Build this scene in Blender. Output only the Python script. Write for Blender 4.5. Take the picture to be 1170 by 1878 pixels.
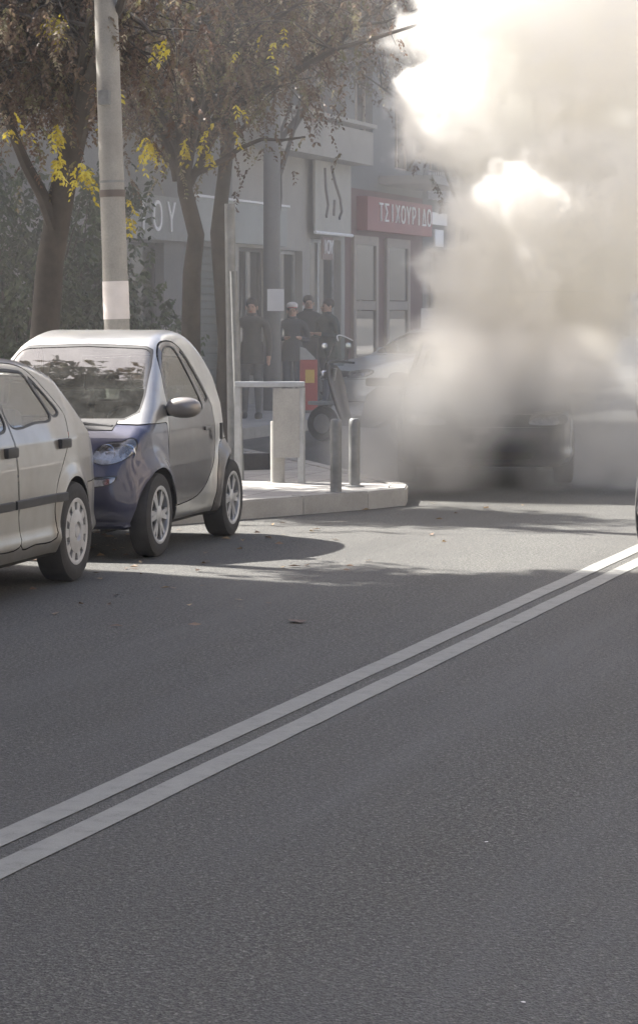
import bpy, bmesh, math, random
import numpy as np
from mathutils import Vector, Matrix

for o in list(bpy.data.objects):
    bpy.data.objects.remove(o)
SC = bpy.context.scene
COL = SC.collection
R = math.radians
random.seed(7)

# ------------------------------------------------------------------ camera, sky, sun, exposure
FPX, CX, CY, CAMH = 5000.0, 585.0, 939.0, 1.67      # focal length in photo pixels, photo centre, eye height
YAW, PITCH = R(17.0), R(4.19)                        # road runs along +Y; camera looks 17 deg to its left
cd = bpy.data.cameras.new('camera')
cam = bpy.data.objects.new('camera', cd)
COL.objects.link(cam)
cd.sensor_fit = 'HORIZONTAL'
cd.sensor_width = 36.0
cd.lens = 36.0 * FPX / 1170.0
cd.clip_start = 0.1
cd.clip_end = 2000.0
cam.location = (0, 0, CAMH)
cam.rotation_euler = (math.pi / 2 - PITCH, 0, YAW)
SC.camera = cam
CM = Matrix.Translation((0, 0, CAMH)) @ cam.rotation_euler.to_matrix().to_4x4()

SUN_EL, SUN_AZ = R(47.0), R(-74.0)                   # azimuth from +Y towards +X: the sun stands left of the street
world = bpy.data.worlds.new('World')
SC.world = world
world.use_nodes = True
wn, wl = world.node_tree.nodes, world.node_tree.links
bg = wn['Background']
sky = wn.new('ShaderNodeTexSky')
sky.sky_type = 'NISHITA'
sky.sun_disc = False
sky.sun_elevation = SUN_EL
sky.sun_rotation = SUN_AZ
sky.air_density = 0.6
sky.dust_density = 3.5
sky.ozone_density = 0.3
wl.new(sky.outputs[0], bg.inputs[0])
bg.inputs[1].default_value = 0.098
sd = bpy.data.lights.new('sun', 'SUN')
sd.energy = 5.0
sd.angle = R(0.6)
sd.color = (1.0, 0.95, 0.88)
sun = bpy.data.objects.new('sun', sd)
COL.objects.link(sun)
SUN_DIR = Vector((math.sin(SUN_AZ) * math.cos(SUN_EL), math.cos(SUN_AZ) * math.cos(SUN_EL), math.sin(SUN_EL)))
sun.rotation_euler = SUN_DIR.to_track_quat('Z', 'Y').to_euler()
sun.location = (-20, 10, 25)
vs = SC.view_settings
vs.view_transform = 'Standard'
vs.look = 'None'
vs.exposure = 2.0
HAZE = 0.0012
DRIFT = 0.027
vs.gamma = 1.0
vs.use_curve_mapping = False
cy = SC.cycles
cy.max_bounces = 14
cy.volume_bounces = 12
cy.transparent_max_bounces = 8
cy.diffuse_bounces = 2
cy.glossy_bounces = 3
cy.transmission_bounces = 3
cy.volume_step_rate = 1.0
cy.volume_max_steps = 256
cy.use_denoising = True
cy.use_adaptive_sampling = True
cy.adaptive_threshold = 0.02
cy.sample_clamp_indirect = 10.0

def ray(px, py):
    return (CM.to_3x3() @ Vector(((px - CX) / FPX, -(py - CY) / FPX, -1.0)))
def G(px, py, z=0.0):                                # ground point seen at a photo pixel
    d = ray(px, py)
    return Vector((0, 0, CAMH)) + d * ((z - CAMH) / d.z)
def D(px, py, zc):                                   # point at horizontal camera depth zc (metres)
    d = ray(px, py)
    f = Vector((-math.sin(YAW), math.cos(YAW), 0))
    return Vector((0, 0, CAMH)) + d * (zc / d.dot(f))

# ------------------------------------------------------------------ helpers
def tag(o, label=None, cat=None, group=None, kind=None):
    if label: o['label'] = label
    if cat: o['category'] = cat
    if group: o['group'] = group
    if kind: o['kind'] = kind
    return o
def empty(name, loc=(0, 0, 0), rz=0.0, parent=None):
    o = bpy.data.objects.new(name, None)
    COL.objects.link(o)
    o.empty_display_size = 0.2
    o.location = loc
    o.rotation_euler = (0, 0, rz)
    if parent: o.parent = parent
    return o
def link(name, me, mat=None, parent=None, smooth=False):
    o = bpy.data.objects.new(name, me)
    COL.objects.link(o)
    if mat is not None and len(me.materials) == 0:
        me.materials.append(mat)
    if smooth:
        me.shade_smooth()
    if parent: o.parent = parent
    return o
def pyd(name, v, f, mat=None, parent=None, smooth=False):
    me = bpy.data.meshes.new(name)
    me.from_pydata([tuple(map(float, p)) for p in v], [], f)
    me.update()
    return link(name, me, mat, parent, smooth)
class MB:
    """collects simple solids into one mesh"""
    def __init__(self):
        self.bm = bmesh.new()
    def box(self, c, s, rot=None, bevel=0.0, seg=2):
        m = Matrix.Translation(c) @ (rot.to_4x4() if rot else Matrix.Identity(4)) @ Matrix.Diagonal((s[0], s[1], s[2], 1))
        r = bmesh.ops.create_cube(self.bm, size=1.0, matrix=m)
        if bevel > 0:
            es = list({e for v in r['verts'] for e in v.link_edges})
            bmesh.ops.bevel(self.bm, geom=es, offset=bevel, segments=seg, affect='EDGES', profile=0.7)
        return self
    def b2(self, a, b, bevel=0.0):
        return self.box([(a[i] + b[i]) / 2 for i in range(3)], [abs(b[i] - a[i]) for i in range(3)], bevel=bevel)
    def tube(self, pts, rad, n=10, cap=True):
        pts = [Vector(p) for p in pts]
        if not hasattr(rad, '__len__'): rad = [rad] * len(pts)
        rings = []
        a = None
        for i, p in enumerate(pts):
            t = (pts[min(i + 1, len(pts) - 1)] - pts[max(i - 1, 0)]).normalized()
            if a is None:
                a = t.cross(Vector((0, 0, 1)))
                if a.length < 0.2: a = t.cross(Vector((1, 0, 0)))
            a = a - t * a.dot(t)
            a.normalize()
            b = t.cross(a)
            rings.append([self.bm.verts.new(p + (a * math.cos(k * 2 * math.pi / n) + b * math.sin(k * 2 * math.pi / n)) * rad[i]) for k in range(n)])
        for r0, r1 in zip(rings, rings[1:]):
            for k in range(n):
                self.bm.faces.new((r0[k], r0[(k + 1) % n], r1[(k + 1) % n], r1[k]))
        if cap:
            self.bm.faces.new(rings[0][::-1]); self.bm.faces.new(rings[-1])
        return self
    def lathe(self, prof, n=32, mat=None):
        """profile of (radius, height) spun about local z, then placed by mat"""
        m = mat or Matrix.Identity(4)
        rings = []
        for r, h in prof:
            if r < 1e-5:
                rings.append([self.bm.verts.new(m @ Vector((0, 0, h)))])
            else:
                rings.append([self.bm.verts.new(m @ Vector((r * math.cos(k * 2 * math.pi / n), r * math.sin(k * 2 * math.pi / n), h))) for k in range(n)])
        for r0, r1 in zip(rings, rings[1:]):
            for k in range(n):
                a, b = r0[k % len(r0)], r0[(k + 1) % len(r0)]
                c, d = r1[(k + 1) % len(r1)], r1[k % len(r1)]
                fs = []
                for q in (a, b, c, d):
                    if q not in fs: fs.append(q)
                if len(fs) > 2:
                    try: self.bm.faces.new(fs)
                    except ValueError: pass
        return self
    def prism(self, poly, z0, z1, mat=None):
        m = mat or Matrix.Identity(4)
        a = [self.bm.verts.new(m @ Vector((p[0], p[1], z0))) for p in poly]
        b = [self.bm.verts.new(m @ Vector((p[0], p[1], z1))) for p in poly]
        n = len(poly)
        self.bm.faces.new(b)
        self.bm.faces.new(a[::-1])
        for k in range(n):
            self.bm.faces.new((a[k], a[(k + 1) % n], b[(k + 1) % n], b[k]))
        return self
    def build(self, name, mat, parent=None, smooth=False, recalc=True):
        if recalc:
            bmesh.ops.recalc_face_normals(self.bm, faces=self.bm.faces)
        me = bpy.data.meshes.new(name)
        self.bm.to_mesh(me)
        self.bm.free()
        o = link(name, me, mat, parent)
        if smooth:
            me.shade_smooth()
            try: me.set_sharp_from_angle(angle=R(40))
            except Exception: pass
        return o

# ------------------------------------------------------------------ materials
def nt(name):
    m = bpy.data.materials.new(name)
    m.use_nodes = True
    n, l = m.node_tree.nodes, m.node_tree.links
    return m, n, l, n['Principled BSDF']
def mix_rgb(n, l, fac, a, b, mode='MIX'):
    x = n.new('ShaderNodeMix'); x.data_type = 'RGBA'; x.blend_type = mode
    for sock, v in ((x.inputs[0], fac), (x.inputs[6], a), (x.inputs[7], b)):
        if hasattr(v, 'is_linked'): l.new(v, sock)
        elif isinstance(v, (int, float)): sock.default_value = v
        else: sock.default_value = (*v, 1) if len(v) == 3 else v
    return x.outputs[2]
def noise(n, l, scale, detail=4, rough=0.6, coord=None, dist=0.0):
    t = n.new('ShaderNodeTexNoise')
    t.inputs['Scale'].default_value = scale
    t.inputs['Detail'].default_value = detail
    t.inputs['Roughness'].default_value = rough
    t.inputs['Distortion'].default_value = dist
    if coord is not None: l.new(coord, t.inputs['Vector'])
    return t.outputs[0]
def ramp(n, l, src, stops):
    r = n.new('ShaderNodeValToRGB')
    e = r.color_ramp.elements
    while len(e) < len(stops): e.new(0.5)
    for k, (p, c) in enumerate(stops):
        e[k].position = p
        e[k].color = (*c, 1) if hasattr(c, '__len__') else (c, c, c, 1)
    l.new(src, r.inputs[0])
    return r.outputs[0]
def coords(n, kind='Object', scale=None):
    return n.new('ShaderNodeTexCoord').outputs[kind]
def bump(n, l, h, p, strength=0.3, dist=0.01):
    b = n.new('ShaderNodeBump')
    b.inputs['Strength'].default_value = strength
    b.inputs['Distance'].default_value = dist
    l.new(h, b.inputs['Height'])
    l.new(b.outputs[0], p.inputs['Normal'])
def plain(name, col, rough=0.6, metal=0.0, spec=0.5, vary=0.15, scale=6.0, bmp=0.0, bscale=60.0, coat=0.0):
    m, n, l, p = nt(name)
    c = coords(n)
    v = noise(n, l, scale, 5, 0.65, c)
    dark = tuple(max(0, k * (1 - vary)) for k in col); lite = tuple(min(1, k * (1 + vary)) for k in col)
    l.new(ramp(n, l, v, [(0.3, dark), (0.7, lite)]), p.inputs['Base Color'])
    p.inputs['Roughness'].default_value = rough
    p.inputs['Metallic'].default_value = metal
    p.inputs['Specular IOR Level'].default_value = spec
    if coat:
        p.inputs['Coat Weight'].default_value = coat
        p.inputs['Coat Roughness'].default_value = 0.04
    if bmp:
        bump(n, l, noise(n, l, bscale, 4, 0.6, c), p, bmp, 0.01)
    return m
def car_paint(name, col, metal=0.7, rough=0.32, dirt=0.25, flake=0.06):
    m, n, l, p = nt(name)
    c = coords(n)
    g = noise(n, l, 3.0, 6, 0.65, c)
    f = noise(n, l, 900.0, 1, 0.5, c)
    base = mix_rgb(n, l, f, tuple(k * (1 - flake) for k in col), tuple(min(1, k * (1 + flake)) for k in col))
    dk = mix_rgb(n, l, ramp(n, l, g, [(0.45, 0.0), (0.8, dirt)]), base, (0.16, 0.14, 0.12))
    l.new(dk, p.inputs['Base Color'])
    l.new(ramp(n, l, g, [(0.3, rough), (0.8, rough + 0.18)]), p.inputs['Roughness'])
    p.inputs['Metallic'].default_value = metal
    p.inputs['Coat Weight'].default_value = 0.8
    p.inputs['Coat Roughness'].default_value = 0.06
    return m
def glass(name, tint, refl=0.9, base=0.06, rough=0.015):
    m = bpy.data.materials.new(name)
    m.use_nodes = True
    n, l = m.node_tree.nodes, m.node_tree.links
    n.remove(n['Principled BSDF'])
    out = n['Material Output']
    tr = n.new('ShaderNodeBsdfTransparent'); tr.inputs[0].default_value = (*tint, 1)
    gl = n.new('ShaderNodeBsdfGlossy'); gl.inputs['Color'].default_value = (refl, refl, refl, 1)
    gl.inputs['Roughness'].default_value = rough
    df = n.new('ShaderNodeBsdfDiffuse'); df.inputs[0].default_value = (0.34, 0.34, 0.32, 1)
    c = coords(n)
    nz = noise(n, l, 5.0, 5, 0.7, c)
    m1 = n.new('ShaderNodeMixShader')
    l.new(ramp(n, l, nz, [(0.35, 0.04), (0.75, 0.20)]), m1.inputs[0]); l.new(tr.outputs[0], m1.inputs[1]); l.new(df.outputs[0], m1.inputs[2])
    fr = n.new('ShaderNodeFresnel'); fr.inputs[0].default_value = 1.75
    ad = n.new('ShaderNodeMath'); ad.operation = 'MULTIPLY_ADD'; ad.inputs[1].default_value = 0.95; ad.inputs[2].default_value = base
    l.new(fr.outputs[0], ad.inputs[0])
    m2 = n.new('ShaderNodeMixShader')
    l.new(ad.outputs[0], m2.inputs[0]); l.new(m1.outputs[0], m2.inputs[1]); l.new(gl.outputs[0], m2.inputs[2])
    l.new(m2.outputs[0], out.inputs[0])
    return m
def asphalt(name):
    m, n, l, p = nt(name)
    c = coords(n)
    big = noise(n, l, 0.35, 5, 0.6, c)
    mid = noise(n, l, 3.0, 4, 0.6, c)
    vor = n.new('ShaderNodeTexVoronoi'); vor.inputs['Scale'].default_value = 150.0
    l.new(c, vor.inputs['Vector'])
    fine = noise(n, l, 260.0, 2, 0.6, c)
    st = ramp(n, l, vor.outputs['Color'], [(0.1, (0.024, 0.024, 0.025)), (0.5, (0.075, 0.074, 0.075)), (0.85, (0.16, 0.157, 0.155)), (1.0, (0.32, 0.315, 0.31))])
    a = mix_rgb(n, l, 0.35, st, ramp(n, l, fine, [(0.35, (0.035, 0.035, 0.036)), (0.7, (0.13, 0.13, 0.13))]))
    b = mix_rgb(n, l, ramp(n, l, big, [(0.35, 0.0), (0.7, 0.55)]), a, (0.064, 0.063, 0.062), 'MIX')
    d = mix_rgb(n, l, ramp(n, l, mid, [(0.5, 0.0), (0.75, 0.25)]), b, (0.105, 0.10, 0.096))
    mp = n.new('ShaderNodeMapping'); mp.inputs['Scale'].default_value = (1.3, 0.07, 1.0)
    l.new(c, mp.inputs[0])
    trk = noise(n, l, 1.0, 5, 0.62, mp.outputs[0])
    d = mix_rgb(n, l, ramp(n, l, trk, [(0.42, 0.0), (0.60, 0.5)]), d, (0.043, 0.042, 0.041))
    crs = noise(n, l, 55.0, 3, 0.7, c)
    d = mix_rgb(n, l, 0.55, d, ramp(n, l, crs, [(0.36, 0.3), (0.52, 1.25), (0.68, 2.8)]), 'MULTIPLY')
    d = mix_rgb(n, l, 1.0, d, (1.0, 1.015, 0.95), 'MULTIPLY')
    l.new(d, p.inputs['Base Color'])
    l.new(ramp(n, l, trk, [(0.4, 0.82), (0.62, 0.58)]), p.inputs['Roughness'])
    p.inputs['Specular IOR Level'].default_value = 0.35
    bump(n, l, vor.outputs['Distance'], p, 0.8, 0.008)
    return m
def road_paint(name):
    m, n, l, p = nt(name)
    c = coords(n)
    w = noise(n, l, 9.0, 6, 0.7, c)
    f = noise(n, l, 160.0, 3, 0.6, c)
    s = n.new('ShaderNodeMath'); s.operation = 'MULTIPLY_ADD'; s.inputs[1].default_value = 0.6
    q = n.new('ShaderNodeMath'); q.operation = 'MULTIPLY'; q.inputs[1].default_value = 0.4
    l.new(f, q.inputs[0]); l.new(w, s.inputs[0]); l.new(q.outputs[0], s.inputs[2])
    col = ramp(n, l, s.outputs[0], [(0.38, (0.25, 0.254, 0.238)), (0.55, (0.21, 0.214, 0.20)), (0.66, (0.12, 0.122, 0.115))])
    l.new(col, p.inputs['Base Color'])
    p.inputs['Roughness'].default_value = 0.75
    bump(n, l, f, p, 0.3, 0.004)
    return m
def stone(name, c0, c1, scale=3.0, joints=None):
    m, n, l, p = nt(name)
    c = coords(n)
    a = noise(n, l, scale, 6, 0.65, c)
    b = noise(n, l, scale * 30, 3, 0.6, c)
    col = ramp(n, l, a, [(0.3, c0), (0.7, c1)])
    col = mix_rgb(n, l, ramp(n, l, b, [(0.4, 0.0), (0.75, 0.25)]), col, tuple(k * 0.45 for k in c0))
    h = b
    if joints:
        br = n.new('ShaderNodeTexBrick')
        br.offset = 0.0
        br.inputs['Scale'].default_value = 1.0
        br.inputs['Brick Width'].default_value = joints
        br.inputs['Row Height'].default_value = joints
        br.inputs['Mortar Size'].default_value = 0.008
        br.inputs['Color1'].default_value = (1, 1, 1, 1); br.inputs['Color2'].default_value = (0.86, 0.86, 0.86, 1)
        br.inputs['Mortar'].default_value = (0.4, 0.39, 0.38, 1)
        l.new(c, br.inputs['Vector'])
        col = mix_rgb(n, l, 1.0, col, br.outputs['Color'], 'MULTIPLY')
    l.new(col, p.inputs['Base Color'])
    p.inputs['Roughness'].default_value = 0.85
    bump(n, l, h, p, 0.25, 0.006)
    return m
def leaf_mat(name, stops, trans=0.45):
    m, n, l, p = nt(name)
    at = n.new('ShaderNodeAttribute'); at.attribute_name = 'tone'
    col = ramp(n, l, at.outputs['Fac'], stops)
    l.new(col, p.inputs['Base Color'])
    p.inputs['Roughness'].default_value = 0.5
    tl = n.new('ShaderNodeBsdfTranslucent'); l.new(col, tl.inputs[0])
    mx = n.new('ShaderNodeMixShader'); mx.inputs[0].default_value = trans
    l.new(p.outputs[0], mx.inputs[1]); l.new(tl.outputs[0], mx.inputs[2])
    l.new(mx.outputs[0], n['Material Output'].inputs[0])
    return m

M = {}
M['asphalt'] = asphalt('asphalt')
M['paint'] = road_paint('worn_white_road_paint')
M['paving'] = stone('concrete_paving', (0.30, 0.29, 0.275), (0.42, 0.41, 0.39), 1.2, 0.4)
M['kerb'] = stone('kerb_concrete', (0.27, 0.265, 0.25), (0.40, 0.39, 0.37), 2.5)
M['soil'] = stone('ground_earth', (0.10, 0.09, 0.08), (0.16, 0.15, 0.13), 0.4)
M['silver'] = car_paint('silver_metallic_paint', (0.38, 0.38, 0.375), 0.75, 0.32, 0.22)
M['beige_silver'] = car_paint('warm_silver_metallic_paint', (0.25, 0.24, 0.222), 0.6, 0.34, 0.3)
M['blue'] = car_paint('dark_blue_metallic_panels', (0.020, 0.024, 0.060), 0.40, 0.34, 0.18)
M['grey_panel'] = car_paint('grey_blue_metallic_panels', (0.062, 0.058, 0.060), 0.45, 0.34, 0.2)
M['taupe'] = car_paint('grey_taupe_mirror_cap', (0.20, 0.185, 0.175), 0.4, 0.4, 0.1)
M['navy'] = car_paint('burnt_dark_blue_paint', (0.02, 0.024, 0.04), 0.3, 0.5, 0.6)
M['pale'] = car_paint('pale_silver_blue_paint', (0.52, 0.56, 0.57), 0.4, 0.35, 0.15)
M['white_car'] = car_paint('white_car_paint', (0.72, 0.72, 0.70), 0.0, 0.35, 0.1)
M['black_car'] = car_paint('black_car_paint', (0.018, 0.018, 0.022), 0.3, 0.3, 0.1)
M['black'] = plain('black_plastic', (0.018, 0.018, 0.02), 0.55, vary=0.3)
M['dark'] = plain('dark_underbody', (0.010, 0.010, 0.011), 0.85, vary=0.3)
M['rubber'] = plain('tyre_rubber', (0.020, 0.020, 0.022), 0.8, vary=0.35, scale=14, bmp=0.2)
M['rim'] = plain('alloy_rim', (0.52, 0.52, 0.53), 0.35, 0.85, vary=0.12, scale=9)
M['cover'] = plain('silver_plastic_wheel_cover', (0.42, 0.42, 0.43), 0.45, 0.5, vary=0.15, scale=9)
M['glass'] = glass('car_window_glass', (0.66, 0.72, 0.69))
M['pane'] = glass('shop_glass', (0.35, 0.38, 0.38), 0.8, 0.05)
M['lamp_glass'] = glass('lamp_lens', (0.92, 0.93, 0.95), 0.9, 0.10)
M['chrome'] = plain('lamp_reflector', (0.75, 0.75, 0.77), 0.18, 1.0, vary=0.08, scale=20)
M['chrome_dull'] = plain('dull_lamp_housing', (0.55, 0.55, 0.56), 0.35, 0.7, vary=0.4, scale=30)
M['seat'] = plain('seat_fabric', (0.05, 0.05, 0.055), 0.9, vary=0.3, scale=20)
M['steel'] = plain('galvanised_steel', (0.40, 0.41, 0.42), 0.45, 0.6, vary=0.18, scale=8)
M['steel_dark'] = plain('weathered_grey_steel', (0.20, 0.205, 0.205), 0.6, 0.3, vary=0.25, scale=7)
M['pole'] = stone('weathered_concrete_pole', (0.22, 0.21, 0.195), (0.34, 0.33, 0.30), 2.2)
M['paper'] = plain('pale_poster_paper', (0.62, 0.58, 0.56), 0.8, vary=0.08, scale=5)
M['white'] = plain('white_sign_enamel', (0.72, 0.72, 0.72), 0.5, vary=0.06)
M['red'] = plain('red_enamel', (0.42, 0.055, 0.045), 0.5, vary=0.15)
M['red_sign'] = plain('faded_red_sign_board', (0.22, 0.028, 0.026), 0.55, vary=0.15, scale=3)
M['yellow'] = plain('yellow_plate', (0.72, 0.48, 0.08), 0.5, vary=0.1)
M['bark'] = stone('tree_bark', (0.026, 0.022, 0.020), (0.062, 0.052, 0.044), 6.0)
M['wall_cream'] = stone('pale_render', (0.27, 0.255, 0.23), (0.36, 0.345, 0.31), 0.9)
M['wall_grey'] = stone('grey_render', (0.13, 0.132, 0.128), (0.19, 0.19, 0.183), 0.8)
M['wall_dark'] = stone('dark_grey_render', (0.07, 0.07, 0.072), (0.12, 0.118, 0.118), 0.8)
M['wall_brown'] = stone('brown_red_cladding', (0.10, 0.045, 0.038), (0.15, 0.068, 0.055), 1.2)
M['wall_beige'] = stone('beige_render', (0.40, 0.35, 0.29), (0.52, 0.46, 0.38), 0.7)
M['shutter'] = plain('dark_green_grey_shutter', (0.06, 0.075, 0.07), 0.6, vary=0.25, scale=3)
M['frame_cream'] = plain('cream_window_frame', (0.27, 0.22, 0.17), 0.6, vary=0.15)
M['frame_dark'] = plain('dark_window_frame', (0.05, 0.05, 0.05), 0.5)
M['fascia'] = plain('pale_green_grey_fascia', (0.26, 0.275, 0.26), 0.6, vary=0.15, scale=1.5)
M['banner'] = plain('cream_canvas_banner', (0.38, 0.365, 0.32), 0.8, vary=0.12, scale=2)
M['ink'] = plain('dark_brown_ink', (0.12, 0.10, 0.09), 0.8)
M['goods'] = plain('shop_goods', (0.28, 0.22, 0.19), 0.8, vary=0.6, scale=4)
M['leaf'] = leaf_mat('dry_brown_foliage', [(0.0, (0.055, 0.036, 0.028)), (0.4, (0.125, 0.080, 0.058)), (0.72, (0.17, 0.125, 0.085)), (0.90, (0.13, 0.13, 0.055)), (1.0, (0.38, 0.33, 0.24))])
M['leaf_yellow'] = leaf_mat('yellow_autumn_leaves', [(0.0, (0.34, 0.26, 0.02)), (0.6, (0.58, 0.48, 0.05)), (1.0, (0.62, 0.56, 0.12))], 0.55)
M['leaf_green'] = leaf_mat('dark_green_foliage', [(0.0, (0.016, 0.030, 0.014)), (0.6, (0.036, 0.062, 0.028)), (1.0, (0.07, 0.10, 0.045))], 0.3)
M['litter'] = leaf_mat('fallen_leaves', [(0.0, (0.09, 0.05, 0.03)), (0.6, (0.18, 0.11, 0.06)), (1.0, (0.34, 0.24, 0.12))], 0.2)
M['skin'] = plain('skin', (0.42, 0.25, 0.18), 0.55, vary=0.08)
M['hair'] = plain('dark_hair', (0.03, 0.024, 0.02), 0.7, vary=0.3)
for nm, c in (('coat_black', (0.022, 0.024, 0.028)), ('coat_navy', (0.03, 0.036, 0.05)), ('coat_green', (0.035, 0.05, 0.05)), ('coat_grey', (0.06, 0.058, 0.055)), ('trousers_dark', (0.03, 0.03, 0.035)), ('trousers_blue', (0.04, 0.05, 0.08)), ('trousers_grey', (0.09, 0.095, 0.10)), ('shoe', (0.02, 0.018, 0.016)), ('cap_white', (0.7, 0.68, 0.66))):
    M[nm] = plain(nm, c, 0.85, vary=0.2, scale=12)
# SECTION: setting
# ------------------------------------------------------------------ setting: ground, road, pavements
def sheet(name, x0, x1, y0, y1, z, mat):
    return tag(pyd(name, [(x0, y0, z), (x1, y0, z), (x1, y1, z), (x0, y1, z)], [(0, 1, 2, 3)], mat), kind='structure')
sheet('ground', -700, 700, -700, 700, -0.03, M['soil'])
road = sheet('road', -60, 60, -80, 320, 0.0, M['asphalt'])
LINE_X = -3.37
for k, dx in enumerate((-0.098, 0.098)):
    x = LINE_X + dx
    vv, ff = [], []
    rr = random.Random(k + 3)
    ys = np.arange(-30, 140, 0.25)
    for i, y in enumerate(ys):
        j = 0.0015 * math.sin(y * 3.1 + k) + rr.uniform(-0.0015, 0.0015)
        vv += [(x - 0.058 + j, y, 0.004), (x + 0.058 + j, y, 0.004)]
        if i: ff.append((2 * i - 2, 2 * i - 1, 2 * i + 1, 2 * i))
    tag(pyd('lane_line', vv, ff, M['paint'], road), 'worn white stripe of the double centre line')

def offset_line(pts, d):
    out = []
    for i, p in enumerate(pts):
        p = Vector(p)
        a = (p - Vector(pts[i - 1])).normalized() if i else None
        b = (Vector(pts[i + 1]) - p).normalized() if i < len(pts) - 1 else None
        if a is None: a = b
        if b is None: b = a
        na, nb = Vector((-a.y, a.x)), Vector((-b.y, b.x))
        m = (na + nb).normalized()
        out.append(p + m * (d / max(0.4, m.dot(na))))
    return out
def pavement(name, line, back_x, side):
    """a raised pavement whose road edge follows `line`; kerb stones are separate pieces"""
    inner = offset_line(line, 0.16 * side)
    poly = [(p.x, p.y) for p in inner] + [(back_x, line[-1][1]), (back_x, line[0][1])]
    mb = MB(); mb.prism(poly, -0.02, 0.145)
    pv = tag(mb.build(name, M['paving']), kind='structure')
    for i in range(len(line) - 1):
        a, b = Vector(line[i]), Vector(line[i + 1])
        ia, ib = inner[i], inner[i + 1]
        n = max(1, round((b - a).length / 1.0))
        if (b - a).length > 30: n = 1
        for k in range(n):
            g = 0.004
            t0, t1 = k / n + g / n, (k + 1) / n - g / n
            p0, p1, q0, q1 = a.lerp(b, t0), a.lerp(b, t1), ia.lerp(ib, t0), ia.lerp(ib, t1)
            jz = random.uniform(-0.004, 0.004)
            mb = MB()
            mb.prism([(p0.x, p0.y), (p1.x, p1.y), (q1.x, q1.y), (q0.x, q0.y)], -0.02, 0.152 + jz)
            bmesh.ops.bevel(mb.bm, geom=[e for e in mb.bm.edges if all(v.co.z > 0.1 for v in e.verts)], offset=0.014, segments=2, affect='EDGES')
            mb.build('kerb_stone', M['kerb'], pv)
    return pv
KERB = [(-8.4, -60), (-8.4, 6), (-8.4, 18.0), (-7.05, 20.75), (-6.35, 22.2), (-6.17, 22.75), (-6.3, 23.3), (-8.3, 26.8), (-11.4, 31.5), (-11.6, 58), (-11.6, 200)]
pavement('pavement', KERB, -60, 1)
pavement('pavement', [(1.9, -60), (1.9, 6), (1.9, 200)], 6.0, -1)

# ------------------------------------------------------------------ cars: an implicit body, cut into panels
def catmull(pts, n=6, closed=True):
    P = np.array(pts, float)
    N = len(P)
    out = []
    for i in range(N if closed else N - 1):
        p0, p1, p2, p3 = (P[(i + k) % N] if closed else P[min(max(i + k, 0), N - 1)] for k in (-1, 0, 1, 2))
        for t in np.linspace(0, 1, n, endpoint=False):
            out.append(0.5 * ((2 * p1) + (-p0 + p2) * t + (2 * p0 - 5 * p1 + 4 * p2 - p3) * t * t + (-p0 + 3 * p1 - 3 * p2 + p3) * t ** 3))
    return np.array(out)
def poly_sdf(poly, u, v):
    """signed distance (negative inside) of points to a closed polygon"""
    poly = np.asarray(poly, float)
    d = np.full(u.shape, 1e9)
    ins = np.zeros(u.shape, bool)
    n = len(poly)
    for i in range(n):
        ax, ay = poly[i]; bx, by = poly[(i + 1) % n]
        ex, ey = bx - ax, by - ay
        wx, wy = u - ax, v - ay
        t = np.clip((wx * ex + wy * ey) / (ex * ex + ey * ey + 1e-12), 0, 1)
        d = np.minimum(d, (wx - ex * t) ** 2 + (wy - ey * t) ** 2)
        c = ((ay > v) != (by > v)) & (u < (bx - ax) * (v - ay) / ((by - ay) if by != ay else 1e-12) + ax)
        ins ^= c
    d = np.sqrt(d)
    return np.where(ins, -d, d)
def smax(a, b, k):
    h = np.clip(0.5 + 0.5 * (a - b) / k, 0, 1)
    return b + (a - b) * h + k * h * (1 - h)
def interp(x, xs, ys):
    return np.interp(x, xs, ys)

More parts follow.
